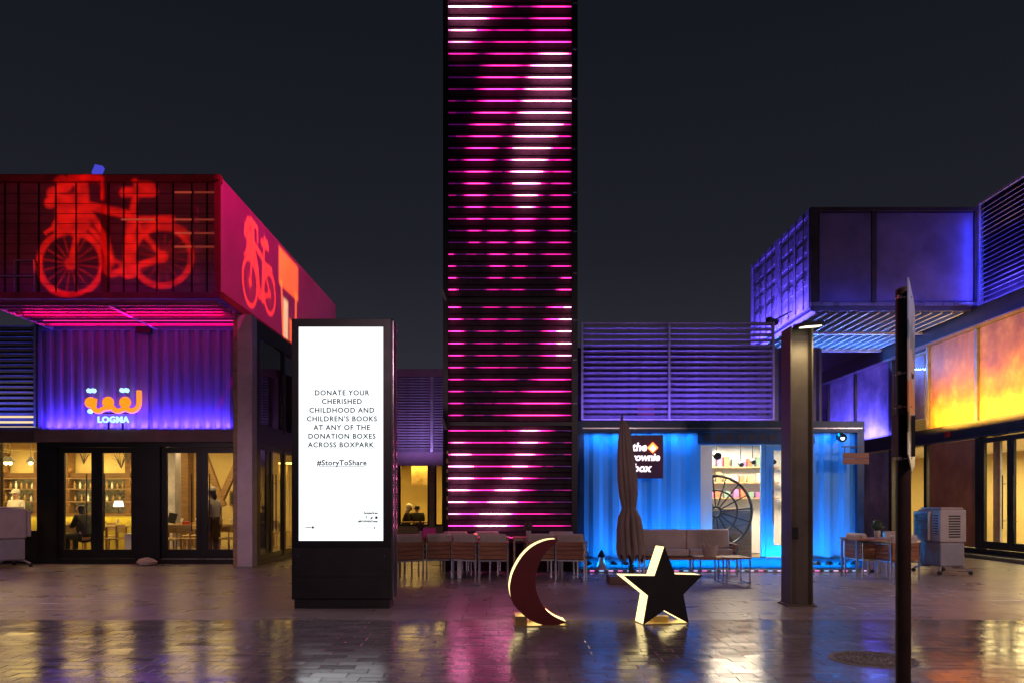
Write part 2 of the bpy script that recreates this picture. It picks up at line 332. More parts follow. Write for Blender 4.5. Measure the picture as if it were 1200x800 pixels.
M = dict(
 black=mat('black_steel', (.007,.007,.008), .4, .0, .3, 2), dark=mat('dark_grey_steel', (.035,.035,.042), .4, .2, .3, 2, .1),
 char=mat('charcoal_paint', (.022,.021,.021), .38, 0, .25, 1.5, .06), trim=mat('brushed_trim', (.35,.34,.34), .3, .9, .15, 4),
 grey=mat('galvanised_grey', (.30,.29,.29), .42, .5, .22, 3, .1), silver=mat('stainless_tube', (.72,.72,.74), .18, 1, .1, 6),
 cafewall=mat('blue_tinted_container_paint', (.24,.22,.46), .36, .1, .10, .8, .04, 25),  # blue of the LED wash is put into the wall paint
 boxwall=mat('blue_container_paint', (.08,.34,.62), .5, .0, .05, .8, .05, 20),
 boxframe=mat('navy_container_frame', (.010,.045,.10), .4, .2, .3, 3), redframe=mat('red_container_paint', (.22,.03,.03), .45, .1, .25, 2, .1),
 redside=mat('red_smooth_cladding', (.42,.30,.28), .48, 0, .12, .8, .05), redfront=mat('dark_mesh_cladding', (.26,.15,.13), .5, .0, .25, 1.6, .08, 12, stretch=(.6,.6,2.5)),
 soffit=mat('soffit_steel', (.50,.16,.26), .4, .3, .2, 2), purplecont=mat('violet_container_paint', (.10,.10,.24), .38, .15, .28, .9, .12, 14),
 slat=mat('louvre_aluminium', (.34,.33,.40), .38, .4, .2, 4, .05, 20), soffjoist=mat('soffit_joist_paint', (.30,.34,.42), .5, .1, .2, 4), slatdark=mat('louvre_back', (.06,.05,.09), .5, .1, .3, 3),
 wallpink=mat('dim_plaster', (.20,.15,.18), .8, 0, .15, 1.4, .1), towerback=mat('tower_recess', (.055,.045,.052), .8, .0, .3, 4, spec=.1), void=mat('matt_black_fin', (.004,.003,.004), .95, 0, .2, 4, spec=.0), barblack=mat('black_gloss_bar', (.008,.006,.006), .3, 0, .2, 5),
 post=mat('steel_post_paint', (.15,.125,.095), .45, .2, .2, 1.4, .08, 20), polebrown=mat('brown_pole_paint', (.055,.030,.024), .35, .2, .25, 3, .06),
 wood=mat('teak_slats', (.34,.14,.07), .5, 0, .3, 3, .1, 20, stretch=(1,1,8)), woodlight=mat('oak_boards', (.40,.26,.13), .5, 0, .25, 3, .08, 16, stretch=(1,6,6)),
 taupe=mat('taupe_cushion', (.48,.40,.35), .9, 0, .12, 4, .15, 60), amber=rgbm('amber_tinted_corten', (.30,.12,.03), (.50,.24,.06), (.78,.46,.13), .5, .1, 1.5), parasol=mat('brown_canvas', (.30,.23,.20), .85, 0, .22, 3, .2, 30, stretch=(1,1,.3)),  # amber: corten patina with the uplights' yellow put into its colours
 plastic=mat('beige_plastic', (.42,.38,.36), .45, 0, .10, 3, .03), plasticgrey=mat('grey_plastic', (.30,.30,.34), .4, 0, .1, 4), rubber=mat('black_rubber', (.02,.02,.02), .7),
 cream=mat('cream_plaster', (.66,.52,.24), .8, 0, .10, 1, .05), white=mat('white_paint', (.78,.77,.74), .6, 0, .05, 2), brownwood=mat('brown_timber', (.24,.13,.05), .5, 0, .25, 3, .1, 20, stretch=(1,1,6)),
 floorin=mat('cafe_floor', (.30,.22,.14), .35, 0, .15, 2), rust=rgbm('corten_steel', (.42,.17,.08), (.62,.28,.14), (.78,.40,.20), .55, .0, 1.1),
 bluesteel=rgbm('blued_steel', (.18,.19,.30), (.42,.40,.52), (.78,.74,.82), .45, .1, .9), plant=mat('dried_flowers', (.10,.08,.06), .9, 0, .5, 12, .4, 40), leaf=mat('green_leaves', (.06,.11,.04), .6, 0, .4, 9),
 moon=mat('maroon_face', (.11,.004,.004), .6, 0, .15, 2), star=mat('black_face', (.012,.010,.008), .5, 0, .2, 2), skin=mat('skin', (.42,.24,.16), .5, 0, .06, 5), skin2=mat('skin_light', (.52,.34,.25), .5, 0, .06, 5),
 hair=mat('dark_hair', (.015,.011,.009), .45, 0, .3, 20), shirt=mat('cream_shirt', (.62,.55,.45), .85, 0, .08, 5), apron=mat('brown_apron', (.14,.08,.05), .85, 0, .15, 5), blackcloth=mat('black_cloth', (.014,.013,.016), .85), whitecloth=mat('white_cloth', (.75,.74,.72), .85),
 gold=mat('gold_metal', (.7,.5,.2), .3, .8), bottle=mat('amber_bottle', (.35,.22,.08), .15, 0, .2, 8), concrete=mat('concrete', (.20,.19,.18), .7, 0, .2, 2, .2, 30),
 glass=glassm('window_glass'), glassdim=glassm('tinted_glass', (.55,.55,.58), 1.4), warmemit=emis('warm_lamp', (1,.75,.35), 9), strings=emis('string_bulbs', (1, .8, .45), 12))

bl = bpy.data.materials.new('roller_blind'); bl.use_nodes = True; t_ = bl.node_tree; t_.nodes.clear()
o_ = t_.nodes.new('ShaderNodeOutputMaterial'); d_ = t_.nodes.new('ShaderNodeBsdfDiffuse'); l_ = t_.nodes.new('ShaderNodeBsdfTranslucent'); m_ = t_.nodes.new('ShaderNodeMixShader')
d_.inputs[0].default_value = (.8,.8,.82,1); l_.inputs[0].default_value = (.8,.8,.85,1); t_.links.new(d_.outputs[0], m_.inputs[1]); t_.links.new(l_.outputs[0], m_.inputs[2]); t_.links.new(m_.outputs[0], o_.inputs[0]); M['blind'] = bl
# ================================================================ GROUND
def ground_sheet(name, x0, x1, y0, y1, z, m):
    return struct(MB().add([(x0,y0,z),(x1,y0,z),(x1,y1,z),(x0,y1,z)], [(0,1,2,3)]).build(name, m))
def tile_mat(name, c0, c1, rough, rv, metal=0):
    m = mat(name, c0, rough, metal, .2, 1.2, .04, 40, rvar=rv); t = m.node_tree; b = t.nodes['Principled BSDF']
    oi = t.nodes.new('ShaderNodeObjectInfo'); at = t.nodes.new('ShaderNodeAttribute'); at.attribute_name = 'shade'
    ad = t.nodes.new('ShaderNodeMath'); ad.operation = 'ADD'; t.links.new(oi.outputs['Random'], ad.inputs[0]); t.links.new(at.outputs['Fac'], ad.inputs[1])
    fr = t.nodes.new('ShaderNodeMath'); fr.operation = 'FRACT'; t.links.new(ad.outputs[0], fr.inputs[0])
    r = t.nodes.new('ShaderNodeValToRGB'); r.color_ramp.elements[0].color = (*c0,1); r.color_ramp.elements[1].color = (*c1,1); t.links.new(fr.outputs[0], r.inputs[0])
    old = b.inputs['Base Color'].links[0].from_socket; mx = t.nodes.new('ShaderNodeMix'); mx.data_type = 'RGBA'; mx.blend_type = 'MIX'; mx.inputs[0].default_value = .6
    t.links.new(old, mx.inputs[6]); t.links.new(r.outputs[0], mx.inputs[7]); t.links.new(mx.outputs[2], b.inputs['Base Color'])
    # broad wear that changes the gloss from place to place
    ge = t.nodes.new('ShaderNodeNewGeometry'); n = t.nodes.new('ShaderNodeTexNoise'); n.inputs['Scale'].default_value = .9; n.inputs['Detail'].default_value = 5
    t.links.new(ge.outputs['Position'], n.inputs['Vector']); mr = t.nodes.new('ShaderNodeMapRange'); mr.inputs[1].default_value = .35; mr.inputs[2].default_value = .7
    mr.inputs[3].default_value = rough - rv; mr.inputs[4].default_value = rough + rv; t.links.new(n.outputs['Fac'], mr.inputs[0])
    a2 = t.nodes.new('ShaderNodeMath'); a2.operation = 'MULTIPLY_ADD'; a2.inputs[1].default_value = .06; t.links.new(fr.outputs[0], a2.inputs[0]); t.links.new(mr.outputs[0], a2.inputs[2])
    t.links.new(a2.outputs[0], b.inputs['Roughness'])
    return m
ground_sheet('ground', -150, 150, -60, 300, -.020, mat('joint_mortar', (.035,.032,.032), .8, 0, .2, 2))
polish = tile_mat('polished_paver', (.15,.135,.15), (.23,.205,.22), .14, .04); polish.node_tree.nodes['Principled BSDF'].inputs['IOR'].default_value = 1.85
matt = tile_mat('matt_slab', (.22,.175,.185), (.29,.235,.24), .29, .05)
def paver_mesh(L, W, th=.018, ch=.0025, g=.004):
    a, b = L/2-g/2, W/2-g/2; c, d = a-ch, b-ch
    return ([(-a,-b,-th),(a,-b,-th),(a,b,-th),(-a,b,-th),(-a,-b,-ch),(a,-b,-ch),(a,b,-ch),(-a,b,-ch),(-c,-d,0),(c,-d,0),(c,d,0),(-c,d,0)],
            [(0,1,5,4),(1,2,6,5),(2,3,7,6),(3,0,4,7),(4,5,9,8),(5,6,10,9),(6,7,11,10),(7,4,8,11),(8,9,10,11)])
def pave(name, x0, x1, y0, y1, L, W, m, tilt, near_half):
    base = struct(ground_sheet(name, x0, x1, y0, y1, -.0165, M['concrete']))
    pv, pf = paver_mesh(L, W); me = bpy.data.meshes.new('paver'); me.from_pydata(pv, [], pf); me.materials.append(m)
    vs, fs, sh = [], [], []; n = 0; row = 0; y = y0 + W/2; cnt = 0
    while y < y1 - W/2 + 1e-6:
        k = 0; x = x0 + L/2 - (L/2 if row % 2 else 0) + random.uniform(-.02, .02)
        while x < x1 + L/2:
            rx, ry = random.gauss(0, tilt), random.gauss(0, tilt*.6); dz = random.uniform(-.0012, .0012)
            if cnt < 300 and abs(x) < near_half(y) and y > 5.75:
                o = bpy.data.objects.new('paver', me); COL.objects.link(o); o.parent = base; o.location = (x, y, dz); o.rotation_euler = (rx, ry, 0); cnt += 1
            else:
                vs += [(x+a, y+b, c+dz+b*rx-a*ry) for a, b, c in pv]; fs += [tuple(i+n for i in q) for q in pf]; n += len(pv); sh += [random.random()]*len(pv)
            x += L
        y += W; row += 1
    me2 = bpy.data.meshes.new('paver_field'); me2.from_pydata(vs, [], fs); me2.materials.append(m)
    at = me2.attributes.new('shade', 'FLOAT', 'POINT'); at.data.foreach_set('value', sh)
    o = bpy.data.objects.new('paver_field', me2); COL.objects.link(o); o.parent = base; o['kind'] = 'stuff'
    return base
pave('polished_paving', -9, 9, 2.4, 9.15, .30, .15, polish, .0075, lambda y: y*.69)
pave('matt_paving', -14.4, 14.4, 9.152, 31, .60, .30, matt, .0009, lambda y: y*.69)
# manhole cover
t = thing('manhole_cover', 'round dark rough manhole cover set in the glossy paving in front of the brown pole', 'manhole cover', (3.22, 6.85, .0015))
MB().lathe([(.37,-.004),(.37,.003),(.345,.005),(.34,.002)], (3.22,6.85,.0015), 40).build('ring', M['concrete'], t)
mb = MB()
for k in range(-9, 10):
    for j in range(-9, 10):
        if math.hypot(k, j) < 9.3: mb.cbox((3.22+k*.034+random.uniform(-.006,.006), 6.85+j*.034+random.uniform(-.006,.006), .006+random.uniform(0,.006)), (.024,.022,.012), (random.uniform(-.3,.3),random.uniform(-.3,.3),random.random()))
mb.build('grip_studs', M['concrete'], t, kind='stuff')

# ================================================================ TOWER
TY = 15.4; tx0, tx1 = X(525.5, TY), X(669.5, TY)
tow = thing('light_tower', 'tall black tower of stacked containers with glowing pink light bars', 'tower', (0, TY, 0))
mb = MB()
mb.box((X(519,TY), TY+.02, 0), (tx0-.01, TY+2.6, 14)); mb.box((tx1+.01, TY+.02, 0), (X(677,TY), TY+2.6, 14))
mb.build('side_frame', M['black'], tow)
MB().box((tx0-.01, TY+.11, .02), (tx1+.01, TY+2.58, 13.98)).build('back_panel', M['towerback'], tow)
def led_color(y, u, rng):
    def tr(keys):
        if y < keys[0][0]-8 or y > keys[-1][0]+8: return 0
        ys = [k[0] for k in keys]; c = np.interp(y, ys, [k[1] for k in keys]); h = np.interp(y, ys, [k[2] for k in keys]); i = np.interp(y, ys, [k[3] for k in keys])
        d = abs(u-c)/max(h, .01); return i*max(0, 1-max(0, d-.55)/.75) if d < 1.3 else 0
    white = max(tr([(-400,.13,.2,.6),(7,.13,.18,1),(21,.13,.16,1),(35,.12,.09,.9),(49,.10,.08,.25)]),
                tr([(63,.86,.10,.55),(77,.86,.16,.9),(118,.82,.18,1.1),(146,.74,.16,1.1),(173,.68,.13,1.05),(201,.64,.11,1),(229,.63,.08,.8),(243,.63,.06,.35)]),
                tr([(360,.97,.03,.5),(374,.96,.05,.8),(388,.95,.06,.9),(402,.95,.06,.8),(416,.94,.06,.45)]),
                tr([(504,.66,.07,.5),(518,.65,.07,.6),(532,.62,.07,.6),(546,.58,.06,.55),(560,.52,.07,.7),(574,.48,.09,.9),(588,.44,.10,1),(601,.38,.11,1.1),(615,.35,.11,1.1)]),
                tr([(518,.08,.05,.2),(532,.10,.07,.8),(546,.10,.09,1),(560,.10,.09,1),(574,.08,.08,.9),(588,.06,.08,.6),(601,.04,.05,.3)]))
    pink = max(tr([(-400,.5,.9,.5),(7,.12,.35,1),(60,.1,.14,.5)]), tr([(-400,.9,.3,.4),(7,.85,.17,.7),(60,.85,.2,.8),(118,.8,.24,1),(187,.66,.18,1),(243,.62,.11,.9),(285,.61,.07,.8),(313,.58,.06,.4),(486,.45,.1,.3)]),
               tr([(21,.5,.15,.2),(49,.52,.18,.45),(90,.42,.17,.8),(118,.42,.17,.9),(146,.32,.14,.8),(187,.25,.12,.8),(229,.22,.09,.9),(285,.21,.05,.5),(299,.2,.03,.2)]),
               tr([(132,.93,.08,.5),(285,.9,.09,.5),(299,.87,.12,.45),(327,.97,.05,.8),(360,.93,.12,1),(402,.9,.15,1),(430,.88,.13,.7),(458,.8,.2,.8),(486,.72,.26,.9),(504,.66,.18,.9),(532,.6,.17,.9),(574,.48,.2,1),(615,.35,.22,1),(630,.4,.3,.5)]),
               tr([(229,.45,.1,.25),(271,.40,.09,.55),(313,.4,.07,.7),(341,.36,.06,.35),(360,.35,.08,.4),(402,.3,.1,.35),(444,.35,.12,.45)]),
               tr([(299,.02,.03,.5),(341,.03,.05,.9),(388,.06,.07,.9),(430,.06,.07,.7),(486,.06,.06,.6),(518,.1,.12,.8),(560,.1,.2,1),(601,.1,.3,1),(615,.1,.2,.9)]),
               tr([(504,.3,.2,.5),(574,.3,.3,.7),(615,.8,.2,.45)]))
    nz = rng
    pk = max(pink, .06 + .16*nz)
    return (7.0*pk**1.7 + white*14, (.005+.24*pk*pk)*pk + white*4.4, 2.1*pk**1.6 + white*8.0 + .05)
vled = bpy.data.materials.new('led_bar_glow'); vled.use_nodes = True; t_ = vled.node_tree; b_ = t_.nodes['Principled BSDF']
at = t_.nodes.new('ShaderNodeAttribute'); at.attribute_name = 'glow'; t_.links.new(at.outputs['Color'], b_.inputs['Emission Color']); b_.inputs['Emission Strength'].default_value = 1.0
b_.inputs['Base Color'].default_value = (.1,.1,.1,1)
rows = [7.5+13.83*k for k in range(-12, 25)] + [360+14*k for k in range(10)] + [504+13.95*k for k in range(9)] + [629.5]
rows = [r for r in rows if H(r, TY) < 13.8]
NSEG = 48
for ri, ry in enumerate(rows):
    z = H(ry, TY); me = bpy.data.meshes.new('led_bar'); vs = []; fs = []; cols = []
    hh = .0095
    blk = [random.random() if random.random() < .45 else 0 for _ in range(14)]
    for i in range(NSEG+1):
        x = tx0 + (tx1-tx0)*i/NSEG; vs += [(x, TY+.02, z-hh), (x, TY, z-hh*.5), (x, TY, z+hh*.5), (x, TY+.02, z+hh)]
    for i in range(NSEG):
        c = led_color(ry, (i+.5)/NSEG, blk[int((i+.5)/NSEG*14)])
        for k in range(3):
            fs.append((i*4+k, (i+1)*4+k, (i+1)*4+k+1, i*4+k+1)); cols.append(c)
    me.from_pydata([(a, b-TY, c) for a, b, c in vs], [], fs); me.materials.append(vled)
    ca = me.attributes.new('glow', 'FLOAT_COLOR', 'CORNER'); buf = []
    for c in cols: buf += [*c, 1]*4
    ca.data.foreach_set('color', buf)
    o = bpy.data.objects.new('led_bar', me); COL.objects.link(o); o.parent = tow
# fins between the light bars, one shared mesh
zs = [H(r, TY) for r in rows]; fin = MB().box((tx0, TY+.075, zs[0]-.123), (tx1, TY+.105, zs[0]-.115)).build('fin', M['void'], tow)
rep(fin, [(0, 0, z-zs[0]) for z in zs[1:]] )
seam = MB().box((tx0-.01, TY+.01, H(352,TY)-.05), (tx1+.01, TY+.2, H(352,TY)+.03)).build('joint_beam', M['black'], tow)
rep(seam, [(0,0,H(495.5,TY)-H(352,TY))])
br = MB().box((tx1+.03, TY-.012, H(58,TY)), (X(676,TY), TY+.018, H(58,TY)+.02)).build('bracket', M['grey'], tow)
rep(br, [(0,0,H(y_,TY)-H(58,TY)) for y_ in (4, 116, 175, 226, 272, 321, 376, 422, 473)])
for px_, py_ in ((518, 347), (518, 497)):
    MB().prism([(X(px_-1,TY),H(py_-6,TY)),(X(px_+2,TY),H(py_-6,TY)),(X(px_+6,TY),H(py_+6,TY)),(X(px_+3,TY),H(py_+6,TY))], TY-.10, TY+.015).build('joint_plate', M['grey'], tow)
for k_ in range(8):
    MB().box((X(523,TY), TY-.01, H(531+k_*11,TY)), (X(525,TY), TY+.015, H(531+k_*11,TY)+.06+.03*(k_ % 2))).build('warm_reflection_stud', M['gold'], tow)  # gold studs stand in for warm reflections along the tower edge

# ================================================================ BLUE BOX SHOP
BY = 15.75; bx0, bx1 = 1.345, 7.21; bz0, bz1 = .12, 3.06
box = thing('container_shop', 'low blue container shop washed in cyan light with glazed front beside the tower', 'container shop', (4.2, BY, 0))
mb = MB()
mb.box((bx0, BY-.04, 2.83), (bx1, BY+.14, bz1)); mb.box((bx0, BY-.02, .06), (bx1, BY+.14, .26))
mb.box((bx0, BY-.03, .26), (bx0+.13, BY+.14, 2.83)); mb.box((bx1-.14, BY-.03, .26), (bx1, BY+.14, 2.83))
mb.box((bx0+.02, BY+.14, bz1-.05), (bx1-.02, BY+2.5, bz1-.01)); mb.box((bx1-.06, BY+.14, .1), (bx1-.003, BY+2.5, bz1-.06))
mb.box((bx0+.01, BY+.14, .1), (bx0+.06, BY+2.5, bz1-.06))
mb.build('container_frame', M['boxframe'], box)
MB().box((bx0+.1, BY-.055, 2.90), (bx1-.05, BY-.041, 2.925)).build('rail_lip', M['trim'], box)
wx0, wx1, dx1 = X(818,BY), X(896,BY), X(955,BY)
fr = lambda u, n, w: (u, BY+.07-n, w)
MB().corr(bx0+.13, wx0, .26, 2.83, .05, .40, fr).build('corrugated_panel', M['boxwall'], box)
MB().corr(dx1, bx1-.14, .26, 2.83, .05, .40, fr).build('corrugated_panel', M['boxwall'], box)
MB().box((wx0, BY+.0, 2.60), (dx1, BY+.12, 2.83)).build('shutter_box', M['boxframe'], box)
for k, px_ in enumerate((829, 842, 855, 868, 881, 893, 905)):
    MB().box((X(px_-4,BY), BY-.012, 2.66), (X(px_+4,BY), BY-.002, 2.78)).build('shutter_grille', M['dark'], box)
wf = MB(); wz0, wz1 = H(655,BY), H(518,BY)
wf.box((wx0, BY+.03, wz1-.05), (dx1, BY+.10, 2.60)); wf.box((wx0, BY+.03, .26), (wx0+.06, BY+.10, wz1-.05)); wf.box((wx1-.06, BY+.03, .26), (wx1+.03, BY+.10, wz1-.05)); wf.box((dx1-.06, BY+.03, .26), (dx1, BY+.10, wz1-.05)); wf.box((wx0+.06, BY+.03, .26), (wx1-.06, BY+.10, wz0+.04))
win = wf.build('window_frame', M['boxwall'], box)
MB().box((wx0+.06, BY+.05, wz0+.04), (wx1-.06, BY+.056, wz1-.05)).build('pane', M['glass'], win)
MB().box((wx0+.07, BY+.09, wz0+.1), (X(836,BY), BY+.10, wz1-.10)).build('white_blind', M['blind'], win)
dr = MB(); da, db = wx1+.035, dx1-.065
dr.box((da, BY+.02, .28), (da+.16, BY+.08, wz1-.06)); dr.box((db-.13, BY+.02, .28), (db, BY+.08, wz1-.06)); dr.box((da+.16, BY+.02, .28), (db-.13, BY+.08, .52)); dr.box((da+.16, BY+.02, wz1-.16), (db-.13, BY+.08, wz1-.06))
door = dr.build('door', M['boxwall'], box)
MB().box((da+.16, BY+.045, .52), (db-.13, BY+.051, wz1-.16)).build('pane', M['glass'], door)
hx = da+.13
MB().tube([(hx, BY-.04, .95), (hx, BY-.04, 2.15)], .016).tube([(hx, BY+.02, 1.15), (hx, BY-.04, 1.15)], .01).tube([(hx, BY+.02, 1.95), (hx, BY-.04, 1.95)], .01).build('handle', M['trim'], door)
# interior of the shop
rm = MB(); rm.box((wx0-.9, BY+2.35, .2), (dx1+.1, BY+2.4, 2.8)); rm.build('back_wall', M['white'], box)
MB().box((wx0-.9, BY+.15, .14), (dx1+.1, BY+2.35, .18)).build('floor', M['floorin'], box)
MB().box((wx0-.95, BY+.15, .2), (wx0-.9, BY+2.35, 2.8)).box((dx1+.1, BY+.15, .2), (dx1+.15, BY+2.35, 2.8)).build('inner_wall', M['white'], box)
t = thing('shop_counter', 'grey timber serving counter behind the shop window', 'counter', (4.3, BY+1.2, .18))
MB().box((X(836,BY)+.1, BY+1.0, .18), (X(893,BY)+.1, BY+1.06, 1.22)).build('front_board', mat('grey_boards', (.16,.13,.12), .6, 0, .3, 2, .2, 20, stretch=(1,1,5)), t)
MB().box((X(834,BY)+.08, BY+.97, 1.225), (X(894,BY)+.12, BY+1.6, 1.26)).build('worktop', M['woodlight'], t)
for k in range(3):
    sh = thing('wall_shelf', ['top wooden shelf with jars on the shop back wall', 'middle wooden shelf with boxes on the shop back wall', 'lowest wooden shelf with boxes on the shop back wall'][k], 'shelf', (4.6, BY+2.2, 2.2-.36*k))
    MB().box((X(850,BY)-.1, BY+2.1, 2.2-.36*k), (dx1, BY+2.34, 2.23-.36*k)).build('board', M['woodlight'], sh)
    for j in range(9):
        c_ = [(.55,.16,.08),(.7,.55,.2),(.2,.32,.25),(.75,.7,.62),(.35,.15,.35),(.3,.2,.1)][(j*2+k) % 6]
        xx = X(850,BY)+j*.19+random.uniform(-.03,.03); hh = random.uniform(.12,.24)
        o = MB().box((xx, BY+2.14, 2.232-.36*k), (xx+.12, BY+2.28, 2.232-.36*k+hh)).build('gift_box', mat('carton_colour', c_, .5), None)
        tag(o, ['small coloured carton on the top shelf inside the blue shop', 'small coloured carton on the middle shelf inside the blue shop', 'small coloured carton on the lowest shelf inside the blue shop'][k], 'carton', ['cartons on the top shop shelf', 'cartons on the middle shop shelf', 'cartons on the lowest shop shelf'][k])
# wagon wheel behind the window
cw = (X(839,16.2), 16.2, H(599,16.2)); rw = 42/F*16.2
t = thing('spoked_wheel', 'large black spoked wheel standing behind the shop window', 'wheel', cw)
cir = lambda r: [(cw[0]+r*math.cos(a*math.pi/16), cw[1], cw[2]+r*math.sin(a*math.pi/16)) for a in range(32)]
MB().tube(cir(rw), .03, 6, True).build('rim', M['black'], t); MB().tube(cir(rw*.60), .022, 6, True).build('inner_ring', M['black'], t)
MB().tube(cir(rw*.14), .03, 6, True).build('hub', M['black'], t)
for k in range(16):
    a = k*math.pi/8+.1; MB().bar((cw[0]+.1*rw*math.cos(a), cw[1], cw[2]+.1*rw*math.sin(a)), (cw[0]+rw*math.cos(a), cw[1], cw[2]+rw*math.sin(a)), .026).build('spoke', M['black'], t)
# ceiling track spotlights inside
for k, (px_, py_) in enumerate(((840, 533), (868, 543), (882, 540), (906, 540))):
    t = thing('track_spotlight', ['black round speaker like spotlight at the left of the shop window', 'black track spotlight left of centre in the shop', 'black track spotlight beside the shop door post', 'black track spotlight seen through the shop door'][k], 'spotlight', (X(px_,16.5), 16.5, H(py_,16.5)))
    c = t.location; r_ = .085 if k == 0 else .05
    MB().tube([c+Vector((0,-.07,-.02)), c+Vector((0,.05,.02))], r_, 12).build('housing', M['black'], t)
    MB().tube([c, c+Vector((0,.02,2.84-c.z))], .01, 6).build('stem', M['black'], t)
# roof uplighters along the base
for k, px_ in enumerate((690, 705, 719, 733, 783, 958, 972, 987, 1002)):
    o = MB().lathe([(.085,0),(.08,.03),(.05,.065),(.02,.08)], (X(px_,15.5), 15.5, .135), 12).build('uplighter', M['black'])
    tag(o, ['leftmost domed uplighter at the foot of the blue shop', 'domed uplighter directly behind the small warning cone', 'domed uplighter just left of the parasol foot', 'domed uplighter behind the parasol pole', 'domed uplighter half hidden behind the sofa', 'domed uplighter just right of the steel post', 'second domed uplighter right of the steel post', 'domed uplighter left of the right hand patio table', 'domed uplighter at the right corner of the blue shop'][k], 'uplighter', 'domed uplighters along the blue shop')
struct(MB().box((bx0-.02, 15.33, 0.0), (bx1+.02, BY-.021, .05)).build('plinth_step', M['concrete']))
for k in range(30):
    px_ = 694+k*11
    if 917 < px_ < 955: continue
    o = MB().cbox((X(px_,15.3), 15.315, .035), (.09,.02,.018)).build('led_marker', emis('led_marker_light', [(1,.25,.75),(.35,.55,1),(.9,.6,1)][k % 3], 1.3))
    cn = ['pink', 'ice blue', 'lilac'][k % 3]; tag(o, 'tiny glowing %s light marker on the step below the blue shop' % cn, 'led marker', cn + ' light markers along the step of the blue shop')
t = thing('warning_cone', 'small dark topped cone standing against the cyan wall left of the parasol', 'cone', (X(705,15.4), 15.4, .05))
MB().lathe([(.13,0),(.13,.02),(.10,.03),(.05,.25)], t.location, 14).build('cone_body', M['white'], t); MB().lathe([(.05,.25),(.085,.251),(.05,.33),(.012,.40)], t.location, 14).build('cone_cap', M['black'], t)
# the sign
t = thing('shop_sign', 'square dark purple sign reading the brownie box on the blue container', 'sign', (X(757,15.7), 15.62, H(534,15.66)))
MB().box((X(733,15.62), 15.60, H(560,15.62)), (X(777,15.62), 15.66, H(509,15.62))).build('sign_board', mat('aubergine_panel', (.10,.012,.05), .4), t, .006)
lit = emis('white_neon', (1, .84, .92), 1.8)
text('the', .23, (X(749,15.58), 15.594, H(527.5,15.58)), lit, t, offset=.008, shear=.2)
text('brownie', .21, (X(753.5,15.58), 15.594, H(539,15.58)), lit, t, offset=.008, shear=.2, spacing=.95)
text('box', .23, (X(752,15.58), 15.594, H(552,15.58)), lit, t, offset=.008, shear=.2)
dc = (X(765,15.58), H(524,15.58)); d_ = 6.3/F*15.6
MB().prism([(dc[0]-d_,dc[1]),(dc[0],dc[1]+d_),(dc[0]+d_,dc[1]),(dc[0],dc[1]-d_)], 15.575, 15.599).build('diamond', emis('orange_neon', (1,.16,.03), 5), t)
MB().prism([(dc[0]-d_*.55,dc[1]-.02),(dc[0],dc[1]+d_*.5),(dc[0]+d_*.55,dc[1]-.02),(dc[0],dc[1]-d_*.7)], 15.565, 15.574).build('diamond_core', lit, t)
# floodlight on the right top corner and hanging plank sign
t = thing('flood_lamp', 'small round flood lamp high on the right end of the blue shop', 'lamp', (X(986,15.6), 15.6, H(512,15.6)))
c = t.location; MB().tube([c+Vector((0,-.08,-.02)), c+Vector((0,.06,.02))], .085, 14).build('housing', M['black'], t); MB().tube([c+Vector((-.01,-.085,-.02)), c+Vector((-.01,-.082,-.02))], .045, 12).build('lens', emis('cool_lens', (.6,.75,1), 2.5), t); MB().bar(c, (c.x+.02, BY, c.z+.12), .03).build('bracket', M['dark'], t)
t = thing('plank_sign', 'small wooden plank sign hanging off the right corner of the blue shop', 'sign', (X(1003,15.3), 15.3, H(536,15.3)))
pz0, pz1 = H(543.5,15.3), H(530,15.3)
for k in range(2):
    MB().box((X(988,15.3), 15.29, pz0+(pz1-pz0)*k/2+.004), (X(1018,15.3), 15.325, pz0+(pz1-pz0)*(k+1)/2-.004)).build('plank', M['wood'], t)
MB().bar((X(990,15.3), 15.31, pz1), (X(990,15.3), 15.31, pz1+.12), .012).bar((X(1008,15.3), 15.31, pz1), (X(1008,15.3), 15.31, pz1+.12), .012).bar((X(986,15.3), 15.31, pz1+.12), (X(1012,15.3), 15.31, pz1+.12), .02).bar((X(1008,15.3), 15.31, pz1+.12),(X(1008,15.3), BY-.03, pz1+.12), .02).build('hanger', M['dark'], t)

# ================================================================ LOUVRE SCREEN ABOVE THE SHOP
SY = 16.6; sx0, sx1 = X(681,SY), X(907,SY); sz0, sz1 = H(492,SY), H(378,SY)
scr = thing('louvre_screen', 'wide violet lit louvre screen on the roof of the blue shop', 'louvre screen', ((sx0+sx1)/2, SY, sz0))
mb = MB()
for px_ in (681, 783, 905): mb.box((X(px_,SY)-.0, SY-.03, sz0), (X(px_,SY)+.045, SY+.08, sz1))
mb.box((sx0+.05, SY-.02, sz1-.03), (sx1, SY+.07, sz1+.0)); mb.box((sx0+.05, SY-.02, sz0), (sx1, SY+.07, sz0+.03))
mb.build('post_frame', M['slat'], scr)
n = 18
for (a, b) in ((sx0+.048, X(783,SY)-.003), (X(783,SY)+.048, X(905,SY)-.003)):
    s0 = MB().cbox(((a+b)/2, SY+.02, sz0+.075), (b-a, .085, .012), (R(-38),0,0)).build('slat', M['slat'], scr)
    rep(s0, [(0,0,(sz1-sz0-.10)*k/(n-1)) for k in range(1, n)])
t = thing('rooftop_container', 'dim violet corrugated container behind the louvre screen', 'container', (4, 18.4, 3.1))
MB().corr(1.2, 7.4, 3.1, 5.05, .05, .30, lambda u, n, w: (u, 18.4-n, w)).build('corrugated_panel', M['purplecont'], t)
MB().box((1.2, 18.42, 3.1), (7.4, 20.6, 5.1)).build('container_body', M['purplecont'], t)
